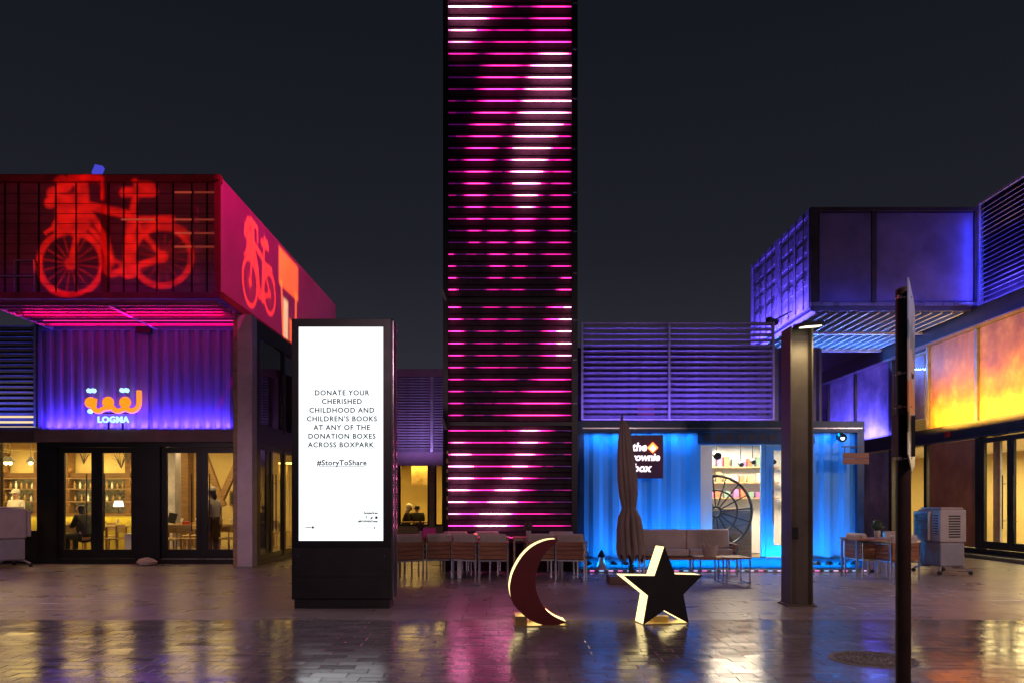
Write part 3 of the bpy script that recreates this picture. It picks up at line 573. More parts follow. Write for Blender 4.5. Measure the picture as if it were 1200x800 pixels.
MB().box((3.0, 18.30, 3.15), (3.4, 18.34, 3.75)).build('notice_board', mat('pink_notice', (.5,.2,.4), .5), t)

# ================================================================ BACK BUILDINGS
bb = thing('back_cafe', 'dim two storey cafe with louvres above a warm window left of the tower', 'building', (-3.2, 24, 0))
ZB = 24.0
mb = MB(); xa, xb = X(455,ZB), X(535,ZB)
mb.box((xa, ZB, 0), (xb, ZB+.2, H(616,ZB))); mb.box((xa, ZB, H(545,ZB)), (xb, ZB+.2, H(530,ZB)))
mb.box((xa, ZB, H(616,ZB)), (X(467,ZB), ZB+.2, H(545,ZB))); mb.box((X(503,ZB), ZB, H(616,ZB)), (X(509,ZB), ZB+.2, H(545,ZB))); mb.box((X(520,ZB), ZB, H(616,ZB)), (xb, ZB+.2, H(545,ZB)))
mb.box((xa, ZB, H(441,ZB)), (xb, ZB+4, H(432,ZB))); mb.box((xa, ZB+.15, H(530,ZB)), (xb, ZB+4, H(441,ZB)))
mb.build('wall', M['wallpink'], bb)
for (a, b) in ((465, 504.5), (507.5, 520)):
    s0 = MB().cbox(((X(a,ZB)+X(b,ZB))/2, ZB+.03, H(528,ZB)), (X(b,ZB)-X(a,ZB), .07, .01), (R(-35),0,0)).build('slat', M['slat'], bb)
    rep(s0, [(0,0,k*3.15/F*ZB) for k in range(1, 28)])
MB().box((X(504.5,ZB), ZB-.02, H(529,ZB)), (X(507.5,ZB), ZB+.1, H(441,ZB))).build('post', M['slat'], bb)
for (a, b) in ((467, 503), (509, 520)):
    wfr = MB().box((X(a,ZB), ZB+.05, H(616,ZB)), (X(a,ZB)+.06, ZB+.12, H(545,ZB))).box((X(b,ZB)-.06, ZB+.05, H(616,ZB)), (X(b,ZB), ZB+.12, H(545,ZB))).box((X(a,ZB)+.06, ZB+.05, H(616,ZB)), (X(b,ZB)-.06, ZB+.12, H(616,ZB)+.06)).build('window', M['black'], bb)
    MB().box((X(a,ZB)+.06, ZB+.08, H(616,ZB)+.06), (X(b,ZB)-.06, ZB+.086, H(545,ZB))).build('pane', M['glass'], wfr)
MB().box((xa-1, ZB+3.6, 0), (xb+1, ZB+3.7, 2.9)).box((xa-1.0, ZB+.2, 0), (xa-.9, ZB+3.6, 2.9)).box((xb+.9, ZB+.2, 0), (xb+1, ZB+3.6, 2.9)).build('inner_wall', M['cream'], bb)
MB().box((xa-.9, ZB+.2, 2.86), (xb+.9, ZB+3.6, 2.9)).build('ceiling', M['cream'], bb)
MB().box((X(482,26.5), 26.5, 2.0), (X(503,26.5), 26.6, 2.85)).build('bulkhead', M['gold'], bb)
rearm = mat('mauve_plaster', (.42,.28,.36), .8, 0, .1, 1)
t = thing('rear_block', 'plain dim building closing the gap under the cantilevered container', 'building', (10, 31, 0))
MB().box((5.5, 31.2, 0), (16, 36, H(414, 31.2)+.25)).build('wall', rearm, t)
MB().box((5.4, 31.1, 5.0), (16, 31.19, 5.15)).build('cornice', M['grey'], t)
for k in range(4):
    MB().box((10.4+k*1.1, 31.12, 4.2), (11.2+k*1.1, 31.18, 4.7)).build('vent_grille', M['dark'], t)

# ================================================================ LEFT CAFE BUILDING
CY = 17.5; g = thing('cafe_building', 'black fronted container cafe with violet lit corrugated upper wall', 'building', (-8.2, CY, 0))
px_ = lambda p: X(p, CY)
zd0, zd1 = H(647,CY), H(528,CY)
mb = MB()
mb.box((px_(43), CY, 0), (px_(66), CY+.25, 2.76)); mb.box((px_(158), CY, 0), (px_(187), CY+.25, 2.76)); mb.box((px_(278), CY, 0), (-5.60, CY+.25, 2.76))
mb.box((px_(66), CY, 2.66), (px_(158), CY+.25, 2.76)); mb.box((px_(187), CY, 2.66), (px_(278), CY+.25, 2.76))
mb.build('pier_wall', M['black'], g)
MB().box((px_(43), CY-.10, 2.763), (-5.62, CY+.25, 3.04)).build('fascia_beam', mat('taupe_beam', (.15,.12,.11), .5), g, .01)
fr = lambda u, n, w: (u, CY+.02-n, w)
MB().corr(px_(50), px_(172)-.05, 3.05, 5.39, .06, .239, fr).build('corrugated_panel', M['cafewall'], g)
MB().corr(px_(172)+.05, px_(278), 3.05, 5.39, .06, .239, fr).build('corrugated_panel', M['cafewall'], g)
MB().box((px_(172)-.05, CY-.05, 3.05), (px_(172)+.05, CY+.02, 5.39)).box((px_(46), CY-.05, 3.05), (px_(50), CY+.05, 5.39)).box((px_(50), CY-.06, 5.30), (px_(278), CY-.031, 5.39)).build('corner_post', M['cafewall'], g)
MB().box((px_(172)-.18, CY-.16, 5.22), (px_(172)+.16, CY-.065, 5.38)).build('bracket_lamp', M['black'], g)
MB().box((px_(45), CY+.06, 3.05), (-5.70, CY+6, 5.40)).build('upper_body', M['slatdark'], g)
def glazed_door(parent, fmap, u0, u1, w0, w1, hside, m=M['black'], bw=.08):
    mb = MB(fmap); mb.box((u0, -.03, w0), (u0+bw, .03, w1)); mb.box((u1-bw, -.03, w0), (u1, .03, w1)); mb.box((u0+bw, -.03, w0), (u1-bw, .03, w0+bw*1.6)); mb.box((u0+bw, -.03, w1-bw), (u1-bw, .03, w1))
    d = mb.build('door', m, parent); MB(fmap).box((u0+bw, -.004, w0+bw*1.6), (u1-bw, .004, w1-bw)).build('pane', M['glass'], d)
    if hside:
        hu = u1-bw*1.6 if hside > 0 else u0+bw*1.6
        MB(fmap).tube([(hu, .09, .75), (hu, .09, 2.05)], .014, 8).tube([(hu, .0, .95), (hu, .09, .95)], .008, 6).tube([(hu, .0, 1.85), (hu, .09, 1.85)], .008, 6).build('handle', M['dark'], d)
    return d
fmf = lambda u, n, w: (u, CY+.12-n, w)
for (a, b, hs) in ((66, 111, 1), (111, 158, -1), (187, 234.5, 1), (234.5, 278, -1)):
    glazed_door(g, fmf, px_(a)+.003, px_(b)-.003, .12, 2.655, hs, bw=.125)
MB().box((px_(66), CY-.02, 0), (px_(158), CY+.2, .115)).box((px_(187), CY-.02, 0), (px_(278), CY+.2, .115)).build('threshold', M['black'], g)
MB().box((px_(190), CY-.05, .10), (px_(277), CY-.021, .125)).build('sill_strip', M['trim'], g)
# side wall on X=-5.60 facing the lane
SX = -5.56; fs = lambda u, n, w: (SX+n, u, w)
mb = MB(fs); ends = 24.9
for u in (17.0, 19.0, 21.0, 23.0): 
    for k in (0, 1):
        pass
mb.box((16.75, -.10, 0), (16.95, .0, 5.38)); mb.box((16.95, -.10, 2.66), (ends, .0, 3.05)); mb.box((16.95, -.10, 5.05), (ends, .0, 5.38)); mb.box((16.95, -.10, 0), (ends, .0, .12))
for u in (18.75, 20.7, 22.65, 24.6): mb.box((u, -.10, .12), (u+.12, .0, 2.66)); mb.box((u, -.10, 3.05), (u+.12, .0, 5.05))
mb.build('side_frame', mat('bronze_frame', (.05,.035,.03), .4, .2), g)
us = [16.95, 18.75, 20.7, 22.65, 24.6]; fsd = lambda u, n, w: (SX-.05+n, u, w)
for i in range(4):
    a = us[i]+(.12 if i else 0); b = us[i+1]; mid = (a+b)/2
    glazed_door(g, fsd, a+.01, mid-.005, .13, 2.65, 1, M['char'], .07); glazed_door(g, fsd, mid+.005, b-.01, .13, 2.65, -1, M['char'], .07)
    wn = MB(fsd).box((a+.01, -.03, 3.06), (a+.07, .03, 5.04)).box((b-.07, -.03, 3.06), (b-.01, .03, 5.04)).box((a+.07, -.03, 3.06), (b-.07, .03, 3.14)).build('window', M['char'], g)
    MB(fsd).box((a+.07, -.004, 3.14), (b-.07, .004, 5.04)).build('pane', M['glassdim'], wn)
    s0 = MB(fsd).box((a+.08, -.10, 3.7), (b-.08, -.07, 3.72)).build('blind_slat', M['slat'], wn)
    rep(s0, [(0,0,k*.06) for k in range(1, 12)])
# leaning corner column of the cafe
t = thing('steel_column', 'pale square steel column at the corner of the cafe under the red container', 'column', (-5.72, 16.4, 0))
MB().box((-5.87, 16.4, 0), (-5.545, 16.7, 5.40)).build('shaft', mat('pale_column_paint', (.62,.50,.56), .5, .1, .15, 2), t, .01)
MB().box((-5.90, 16.385, 0), (-5.53, 16.73, .03)).build('foot_plate', M['grey'], t)
MB().box((-5.96, 16.42, .0), (-5.875, 16.7, 5.40)).build('cable_duct', M['woodlight'], t)
# room
MB().box((-18.0, CY+.26, .0), (-5.68, 23.4, .06)).build('floor', M['floorin'], g)
MB().box((-18.0, 23.4, 0), (-5.68, 23.5, 3.0)).box((-18.1, CY+.2, 0), (-18.0, 23.4, 3.0)).build('inner_wall', M['cream'], g)
MB().box((-18.0, CY+.26, 2.96), (-5.68, 23.4, 3.0)).build('ceiling', M['cream'], g)
MB().bar((X(240,21.5),21.5,2.7), (X(262,21.5),21.5,1.3), .16).bar((X(285,21.5),21.5,2.85), (X(250,21.5),21.52,1.0), .16).bar((X(232,21.7),21.7,0.1), (X(232,21.7),21.7,2.9), .14).build('timber_brace', M['brownwood'], g)
MB().box((X(213,23),22.9,0.1), (X(222,23),23.3,2.9)).build('inner_column', M['brownwood'], g)
MB().box((X(196,22),22.0,0.1), (X(205,22),22.4,2.95)).build('inner_column', M['bluesteel'], g)
# bar counter and back shelves
t = thing('bar_counter', 'long bar counter with glowing yellow front inside the cafe', 'counter', (-10.6, 21.2, .06))
MB().box((-17.6, 21.2, .06), (X(163,21.2), 21.26, 1.02)).build('front_board', mat('olive_board', (.36,.28,.05), .5), t)
MB().box((-17.6, 21.12, 1.03), (X(164,21.2), 21.8, 1.08)).build('worktop', M['brownwood'], t)
strip('led_batten_bar', (-17.4, 21.10, 1.0), (-9.9, 21.10, 1.0), (0, .35, -1), .03, (1, .75, .12), 22)
sb = thing('back_bar', 'brown timber back bar with lit shelves of bottles inside the cafe', 'shelf unit', (-11, 23.0, .06))
MB().box((-17.6, 23.05, 2.15), (X(163,23), 23.3, 2.28)).build('top_rail', M['brownwood'], sb)
for k, zz in enumerate((1.40, 1.78, 2.10)):
    MB().box((-17.6, 22.95, zz), (X(160,23), 23.35, zz+.035)).build('shelf', M['woodlight'], sb)
    strip('led_batten_shelf', (-17.4, 22.97, zz-.01), (-10.8, 22.97, zz-.01), (0, .5, -1), .02, (1,.72,.2), 14)
MB().box((-17.6, 23.30, 1.10), (X(163,23), 23.34, 2.10)).build('back_panel', mat('dark_tiles', (.16,.15,.12), .3, 0, .5, 9), sb)
for pxx in (-40, 0, 43, 60, 78, 150): MB().box((X(pxx,23)-.07, 22.96, .06), (X(pxx,23)+.07, 23.34, 2.9)).build('upright', M['brownwood'], sb)
for k, (x0_, z_) in enumerate([(-17.3+.16*i, 1.817) for i in range(42)] + [(-17.3+.19*i, 1.437) for i in range(33)]):
    if any(abs(x0_-X(p,23)) < .12 for p in (-40,0,43,60,78)): continue
    h_ = random.uniform(.16,.24); o = MB().lathe([(.03,0),(.032,h_*.6),(.011,h_*.78),(.011,h_)], (x0_, 23.08, z_), 8).build('bottle', M['bottle'] if k % 3 else M['white'])
    tag(o, 'small bottle on the %s back bar shelf inside the cafe' % ('upper' if z_ > 1.6 else 'lower'), 'bottle', 'bottles on the %s back bar shelf' % ('upper' if z_ > 1.6 else 'lower'))
for k, pxx in enumerate((7, 12, 36)):
    t = thing('pendant_lamp', ['hanging black pendant lamp with bright bulb at the far left of the cafe', 'small pendant lamp second from left in the cafe window', 'small dark pendant lamp by the cafe pier'][k], 'lamp', (X(pxx,20), 20, 2.5))
    c = t.location; MB().lathe([(.13,-.05),(.12,-.04),(.05,.06),(.012,.1)], c, 14).build('shade', M['black'], t)
    MB().lathe([(.01,-.13),(.05,-.10),(.05,-.06),(.01,-.04)], c, 10).build('bulb', M['warmemit'], t); MB().tube([c+Vector((0,0,.1)), c+Vector((0,0,.46))], .006, 5).build('cord', M['black'], t)
t = thing('table_lamp', 'small lamp with glowing white shade on the cafe bar', 'lamp', (X(139,21.4), 21.4, 1.08)); c = t.location
MB().lathe([(.14,.20),(.10,.36)], c, 16).build('lamp_shade', emis('lit_shade', (1,.85,.55), 3.2), t); MB().lathe([(.06,0),(.05,.02),(.012,.03),(.012,.2)], c, 10).build('lamp_base', M['dark'], t)
for k in range(13):
    o = MB().lathe([(.006,-.02),(.022,-.012),(.026,0),(.02,.016),(.006,.024)], (X(195,19.5)+random.uniform(-.02,.02), 19.5, 2.6-.12*k), 8).build('string_bulb', M['strings'])
    tag(o, 'tiny bulb of the light string hanging by the third door pane', 'bulb', 'bulbs of the light string')
for k, (pxx, pyy) in enumerate(((98, 535), (142, 540), (150, 534))):
    t = thing('wall_branch', ['twiggy branch decoration on the wall seen through the first door', 'twiggy branch decoration seen through the second door', 'smaller twiggy branch high in the second door'][k], 'decoration', (X(pxx,22.8), 22.8, H(pyy,22.8)))
    c = t.location; mb = MB()
    for j in range(9): 
        a = random.uniform(.3, 2.8); mb.tube([c+Vector((0,0,-.2)), c+Vector((.12*math.cos(a)*1.2, 0, .05)), c+Vector((.3*math.cos(a), 0, .28*math.sin(a)))], [.012,.009,.004], 5)
    mb.build('twigs', M['plant'], t)

# shop left of the cafe, with blue louvres above
g2 = thing('neighbour_shop', 'lit shopfront with blue louvres above at the left edge', 'building', (-12.3, CY+.1, 0))
LY = 17.6; xl = -14.9
MB().box((xl, LY, H(518,LY)), (px_(43)-.01, LY+.25, H(500,LY))).build('beam', mat('shop_beam', (.10,.08,.06), .5), g2); MB().box((xl, LY, 0), (px_(43)-.01, LY+.25, .75)).build('stall_riser', M['dark'], g2)
wv = MB().box((xl, LY+.05, .755), (xl+.06, LY+.12, 2.75)).box((px_(43)-.08, LY+.05, .755), (px_(43)-.01, LY+.12, 2.75)).box((X(0,LY)-.03, LY+.05, .755), (X(0,LY)+.0, LY+.12, 2.75)).build('window', M['black'], g2)
MB().box((xl+.06, LY+.08, .755), (px_(43)-.08, LY+.086, 2.75)).build('pane', M['glass'], wv)
MB().box((X(43,LY), LY-.12, H(500,LY)), (X(46,LY), LY+.05, H(379,LY))).box((X(-60,LY), LY-.12, H(500,LY)), (X(-57,LY), LY+.05, H(379,LY))).build('post', M['slat'], g2)
s0 = MB().cbox(((xl+X(43,LY))/2, LY-.02, H(500,LY)+.05), (X(43,LY)-xl, .10, .014), (R(-32),0,0)).build('slat', M['slat'], g2)
rep(s0, [(0,0,k*.1235) for k in range(1, 19)])
MB().box((xl, LY+.35, H(500,LY)), (X(44,LY), LY+3, H(381,LY))).build('upper_body', M['slatdark'], g2)
wl = MB().box((xl, LY+.30, H(499,LY)), (X(42,LY), LY+.34, H(485,LY))).build('slat_gap_glow', emis('warm_gap_glow', (1,.72,.35), 1.1), g2)  # glowing panel stands in for the warm light behind the lowest slats

# ---------------- red container pair
rc = thing('red_container_block', 'red lit pair of containers overhanging the cafe with a projected bicycle', 'container block', (-8.1, 20, 5.41))
x0, x1, y0, y1, z0, z1 = RC['x0'], RC['x1'], RC['y0'], RC['y1'], RC['z0'], RC['z1']; xm = X(122, y0)
MB().box((x0+.03, y0+.10, z0+.10), (x1-.06, y1, z1-.03)).build('container_body', M['redfront'], rc)
MB().box((x1-.055, y0+.06, z0+.16), (x1, y1, z1-.005)).build('side_cladding', M['redside'], rc)
MB().box((x0, y0, z1-.13), (x1+.02, y0+.14, z1+.01)).box((x0, y0, z0), (x1+.02, y0+.14, z0+.12)).box((x1-.09, y0-.01, z0+.12), (x1+.02, y0+.055, z1-.13)).box((xm-.06, y0-.01, z0+.12), (xm+.06, y0+.13, z1-.13)).box((x0, y0-.01, z0+.12), (x0+.1, y0+.13, z1-.13)).build('container_frame', M['redframe'], rc)
MB().box((x1-.10, y0+.145, z0), (x1+.03, y1, z0+.155)).build('bottom_rail', M['redframe'], rc, .01)
v0 = MB().box((0, y0+.065, z0+.12), (.018, y0+.098, z1-.13)).build('door_bar', M['barblack'], rc)
first = True
for p in (-14, 2, 18, 42, 62, 86, 142, 158, 181, 200, 222, 240):
    if first: v0.location.x += X(p, y0); first = False; pv_ = p
    else: rep(v0, [(X(p,y0)-X(pv_,y0), 0, 0)])
h0 = MB().box((x0+.1, y0+.09, z0+.30), (xm-.06, y0+.098, z0+.31)).build('cross_slat', M['slatdark'], rc); rep(h0, [(0,0,.2*k) for k in range(1, 10)])
h0 = MB().box((xm+.06, y0+.09, z0+.30), (x1-.09, y0+.098, z0+.31)).build('cross_slat', M['slatdark'], rc); rep(h0, [(0,0,.2*k) for k in range(1, 10)])
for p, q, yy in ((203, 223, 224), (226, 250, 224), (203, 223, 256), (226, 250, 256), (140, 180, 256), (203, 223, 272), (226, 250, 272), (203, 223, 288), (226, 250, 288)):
    MB().box((X(p,y0), y0+.06, H(yy+1.2,y0)), (X(q,y0), y0+.07, H(yy-1,y0))).build('light_bar_glow', emis('warm_bar_glow', (1,.12,.06), .18 if q > 224 else .32), rc)  # emissive bars stand in for light-bar reflections in the front
MB().box((X(17,y0), y0-.03, z0+.12), (X(18.5,y0), y0-.012, z0+.75)).box((X(18,y0), y0-.03, z0+.73), (X(41,y0), y0-.012, z0+.755)).box((X(40,y0), y0-.03, z0+.12), (X(41.5,y0), y0-.012, z0+.73)).box((X(-20,y0), y0-.03, z0+.42), (X(41,y0), y0-.031+.016, z0+.45)).build('hand_rail', M['slat'], rc)
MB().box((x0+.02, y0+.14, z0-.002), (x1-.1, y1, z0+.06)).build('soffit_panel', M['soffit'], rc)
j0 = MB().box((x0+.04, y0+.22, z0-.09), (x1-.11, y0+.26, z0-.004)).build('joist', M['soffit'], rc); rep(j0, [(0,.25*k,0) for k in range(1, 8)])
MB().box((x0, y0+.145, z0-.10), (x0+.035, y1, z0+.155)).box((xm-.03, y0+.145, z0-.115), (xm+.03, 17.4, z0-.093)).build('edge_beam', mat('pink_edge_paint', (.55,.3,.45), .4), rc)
MB().cbox(((x0+x1)/2+.1, 17.15, z0-.05), (x1-x0-.5, .03, .03)).build('pink_led_tube', emis('pink_led', (1,.02,.30), 2.6), rc)
MB().cbox(((x0+x1)/2+.1, 16.55, z0-.11), (x1-x0-.5, .02, .014)).build('pink_led_tube', emis('pink_led', (1,.02,.30), 1.4), rc)
for k in range(4):
    zc = [z0+.06, z1-.06][k % 2]; xc = [x0+.08, x1-.05][k // 2]
    MB().cbox((xc, y0-.012, zc), (.10,.03,.09)).build('corner_casting', M['redframe'], rc)
t = thing('roof_floodlight', 'small blue glowing floodlight on the roof edge of the red container', 'floodlight', (X(115,15.3), 15.3, 7.85)); c = t.location
MB().cbox(c+Vector((0,0,.14)), (.16,.09,.20), (R(-15),R(12),0)).build('lamp_head', emis('blue_lens', (.08,.08,.8), .75), t); MB().cbox(c+Vector((0,0,.02)), (.1,.05,.05)).build('bracket', M['black'], t)

# ---------------- LOGMA sign
def sp_(u, v): return (X(90+u/13.33, CY-.25), CY-.25, H(445+v/13.33, CY-.25))
t = thing('cafe_sign', 'orange arabic neon sign with white LOGMA lettering on the violet wall', 'sign', sp_(580, 780))
orange = emis('orange_neon_tube', (1, .20, .006), 1.7); ice = emis('ice_white_neon', (.45, .95, 1), 1.5)
def smooth(pts, n=6):
    out = []; P = [Vector(p) for p in pts]; P = [P[0]] + P + [P[-1]]
    for i in range(1, len(P)-2):
        for k in range(n):
            s = k/n; a, b, c, d = P[i-1:i+3]
            out.append(.5*((2*b)+(-a+c)*s+(2*a-5*b+4*c-d)*s*s+(-a+3*b-3*c+d)*s**3))
    return out + [P[-2]]
main = [(972,165),(975,300),(965,400),(920,460),(860,480),(800,465),(760,430),(720,460),(650,485),(590,465),(540,420),(490,440),(420,450),(360,485),(300,475),(262,430),(268,350),(275,285)]
MB().tube(smooth([sp_(*p) for p in main]), .060, 10).build('neon_stroke', orange, t)
for (u, v) in ((755, 345), (490, 345), (215, 350)):
    MB().tube([sp_(u+52*math.cos(a*math.pi/8), v+50*math.sin(a*math.pi/8)) for a in range(16)], .056, 10, True).build('neon_loop', orange, t)
    c = sp_(u, v); MB().tube([(c[0], c[1]-.02, c[2]), (c[0], c[1]+.02, c[2])], .09, 14).build('loop_fill', orange, t)
for (u, v) in ((195,165),(262,165),(710,160),(778,160),(210,487)):
    c = sp_(u, v); MB().tube([(c[0], c[1]-.03, c[2]), (c[0], c[1]+.03, c[2])], .055, 6).build('neon_dot', ice, t)
text('LOGMA', .19, (sp_(570,0)[0], CY-.26, sp_(0,660)[2]), ice, t, offset=.006, spacing=1.1, extrude=.012)
for u in (483, 703): a = sp_(u, 660); MB().box((a[0]-.02, CY-.22, 3.04), (a[0]+.02, CY-.19, a[2])).build('sign_leg', M['black'], t)
MB().cbox((sp_(570,0)[0], CY-.205, sp_(0,510)[2]), (2.4*.42, .02, .03)).build('sign_rail', M['black'], t)

# ================================================================ RIGHT BUILDING
RX = 12.0; fr = lambda u, n, w: (RX-n, u, w); Yp = lambda p: RX*F/(p-CX)
rb = thing('right_restaurant', 'two storey restaurant with amber lit and blue lit steel panels on the right', 'building', (RX, 22, 0))
ye = Yp(969)
mb = MB(fr)
mb.box((13.0, -.25, 3.05), (ye, .06, 3.50)); mb.box((13.0, -.25, 0), (ye, .03, .22)); mb.build('floor_beam', mat('navy_steel', (.035,.04,.06), .35, .3), rb)
MB(fr).box((13.0, -.25, 5.90), (ye+.1, .22, 6.34)).build('eave_beam', M['dark'], rb)
MB(fr).box((13.0, .0, 5.868), (ye+.1, .235, 5.897)).build('eave_trim', M['trim'], rb); MB(fr).box((13.0, .061, 3.06), (ye, .075, 3.085)).build('belt_trim', M['trim'], rb)
fy = [1043, 1050, 1086, 1144, 1250]
for p, wd in ((971, .10), (1002.5, .10), (1045, .22), (1088, .10), (1145.5, .10), (1218, .12)):
    yc = Yp(p); MB(fr).box((yc-wd/2, -.12, 3.505), (yc+wd/2, .05, 5.865)).build('mullion', M['grey'] if p in (1088, 1145.5) else M['dark'], rb)
for p, wd in ((971, .10), (1012, .1), (1045, .20), (1086, .14), (1148, .22), (1218, .12)):
    yc = Yp(p); MB(fr).box((yc-wd/2, -.12, .225), (yc+wd/2, .05, 3.045)).build('lower_mullion', M['dark'], rb)
def panel(pa, pb, w0, w1, m, name='steel_panel', n0=-.02, n1=.0):
    a, b = sorted((Yp(pa), Yp(pb))); return MB(fr).box((a+.055, n0, w0), (b-.055, n1, w1)).build(name, m, rb)
panel(972, 1001.5, 3.51, 5.86, M['bluesteel']); panel(1003.5, 1043, 3.51, 5.86, M['bluesteel'])
panel(1089, 1144.5, 3.51, 5.86, M['amber']); panel(1146.5, 1217, 3.51, 5.86, M['amber'])
panel(1012, 1043, .23, 3.04, M['bluesteel']); panel(972, 1011, .23, 3.04, M['bluesteel']); panel(1088, 1146, .23, 3.04, M['rust'])
panel(1048, 1087, 3.51, 5.86, M['glass'], 'pane', -.01, -.002); panel(1048, 1085, .23, 3.04, M['glass'], 'pane', -.01, -.002)
# doors
fd = lambda u, n, w: (RX-n, u, w)
glazed_door(rb, fd, Yp(1185.5)+.01, Yp(1151)-.0, .23, 3.02, -1, M['dark'], .12); glazed_door(rb, fd, Yp(1232)+.01, Yp(1185.5)-.01, .23, 3.02, 1, M['dark'], .12)
# inside
rr = MB(); rr.box((16.6, 13, 0), (16.7, 30, 5.9)); rr.box((12.3, 29.1, 0), (16.6, 29.2, 5.9)); rr.box((12.3, 13, 0), (16.6, 13.1, 5.9)); rr.build('inner_wall', M['cream'], rb)
MB().box((12.26, 13.1, 3.08), (16.6, 29.1, 3.3)).box((12.3, 13.1, 5.85), (16.6, 29.1, 5.9)).build('ceiling', M['white'], rb)
MB().box((12.0, 13.1, .0), (16.6, 29.1, .05)).build('floor', M['floorin'], rb)
MB().box((12.3, Yp(1158), .06), (12.36, Yp(1150), 3.0)).box((12.3, 22.9, 3.9), (12.4, 24.2, 5.8)).build('partition', M['bluesteel'], rb)
MB().box((12.02, 13, 6.335), (18, ye, 6.36)).box((12.3, ye-.05, 0), (18, ye, 6.3)).build('roof_slab', M['dark'], rb)
struct(MB(fr).box((13.0, .031, 0), (ye, .45, .09)).build('kerb_step', M['concrete']))
MB(fr).cbox((Yp(1114), .09, H(508.5, Yp(1114))), (.16,.08,.14)).build('alarm_bell', mat('red_bell', (.45,.02,.02), .3), rb)
for k in range(6):
    yy = 14.5+k*.45; t = tag(MB().box((13.2+.2*(k % 2), yy, .06), (13.6+.2*(k % 2), yy+.3, .8+.25*(k % 3))).build('display_stand', [M['brownwood'], M['plant'], M['gold']][k % 3]), 'display stand inside the bright restaurant on the right', 'stand', 'display stands inside the right restaurant')
# louvred upper container on the roof
up = thing('upper_container', 'blue lit louvred container on the restaurant roof at the right edge', 'container', (RX, 17, 6.36))
zu0, zu1 = 6.37, 9.05
s0 = MB(fr).cbox((16.85, -.02, zu0+.10), (5.65, .13, .016), (0,0,0)); 
mb = MB(fr).box((14.0, -.05, zu0), (19.62, .06, zu0+.06)).box((14.0, -.05, zu1-.06), (19.62, .06, zu1)).box((19.62, -.05, zu0), (19.69, .07, zu1)); mb.build('container_frame', M['slat'], up)
sl = MB(); sl.cbox((RX+.02, 16.8, zu0+.12), (.12, 5.62, .014), (0, R(-35), 0)); s0 = sl.build('slat', M['slat'], up); rep(s0, [(0,0,k*.119) for k in range(1, 21)])
MB().box((RX+.10, 14.0, zu0), (RX+2.4, 19.69, zu1-.01)).build('container_body', M['slatdark'], up)
# cantilevered container
cc = thing('cantilever_container', 'violet lit container block with locking rods cantilevered over the walkway', 'container block', (9.8, 22, 6.39))
kx0, kx1, ky0, ky1, kz0, kz1 = 7.66, 11.93, 19.7, 24.6, 6.39, 8.95
MB().box((kx0+.07, ky0+.06, kz0+.12), (kx1, ky1-.05, kz1-.03)).build('container_body', M['purplecont'], cc)
for a, b in ((960.5, 1021.5), (1027.5, 1141)):
    MB().box((X(a,ky0), ky0+.02, kz0+.16), (X(b,ky0), ky0+.055, kz1-.14)).build('steel_panel', M['purplecont'], cc, .008)
MB().box((kx0, ky0-.02, kz1-.10), (kx1+.05, ky0+.058, kz1)).box((kx0+.0, ky0-.01, kz0+.12), (X(959,ky0), ky0+.058, kz1-.10)).box((X(1022,ky0), ky0-.0, kz0+.12), (X(1027,ky0), ky0+.058, kz1-.10)).box((X(1142,ky0), ky0-.01, kz0+.12), (kx1+.05, ky0+.058, kz1-.10)).box((kx0, ky0+.0, kz0-.10), (kx1+.05, ky0+.058, kz0+.03)).build('container_frame', M['dark'], cc)
MB().box((kx0, ky0-.03, kz0+.032), (kx1+.05, ky0+.058, kz0+.118)).build('bottom_rail', M['trim'], cc)
cf = lambda u, n, w: (kx0+.06-n, u, w)
for k in range(2):
    ya, yb = ky0+.07+k*2.43, ky0+.07+k*2.43+2.38
    MB(cf).box((ya, 0, kz0+.0), (ya+.10, .08, kz1)).box((yb-.10, 0, kz0), (yb, .08, kz1)).box((ya+.1, 0, kz1-.14), (yb-.1, .07, kz1)).box((ya+.1, 0, kz0), (yb-.1, .07, kz0+.14)).build('end_frame', M['slat'], cc)
    for j in range(2):
        a = ya+.105+j*1.09; b = a+1.08
        d = MB(cf).box((a, .0, kz0+.145), (b, .02, kz1-.145)).build('door', M['slat'], cc)
        for q in range(5):
            w0 = kz0+.22+q*.43; MB(cf).box((a+.08, .021, w0), (b-.08, .045, w0+.26)).build('door_rib', M['slat'], d)
        for r_ in (.25, .75):
            u = a+(b-a)*r_; MB(cf).tube([(u, .08, kz0+.02), (u, .08, kz1-.02)], .018, 8).build('locking_rod', M['trim'], d)
            for ww in (kz0+.08, kz0+.8, kz0+1.6, kz1-.08): MB(cf).cbox((u, .07, ww), (.10,.05,.06)).build('rod_bracket', M['trim'], d)
        MB(cf).bar((a+.25*(b-a), .10, kz0+.85), (a+.55*(b-a), .11, kz0+.80), .03).build('rod_lever', M['trim'], d)
j0 = MB().box((kx0+.15, ky0+.1, kz0-.14), (kx0+.20, ky1-.1, kz0-.02)).build('joist', M['soffjoist'], cc); rep(j0, [(.27*k,0,0) for k in range(1, 15)])
MB().box((kx0+.1, 22.0, kz0-.19), (kx1-.0, 22.10, kz0-.143)).build('cross_beam', M['slat'], cc); MB().box((kx0+.1, ky1-.1, kz0-.19), (kx1, ky1, kz0-.02)).build('cross_beam', M['slat'], cc)
MB().box((kx0+.08, ky0+.1, kz0+.0), (kx1, ky1, kz0+.10)).build('soffit_panel', M['slatdark'], cc)
t = thing('terrace_camera', 'small dark camera bracket under the left end of the cantilevered container', 'security camera', (X(905,20), 20, 6.1)); c = t.location
MB().cbox(c, (.30,.14,.12), (0,R(12),R(20))).build('housing', M['dark'], t); MB().bar(c, c+Vector((.5,0,.25)), .04).build('bracket', M['dark'], t)

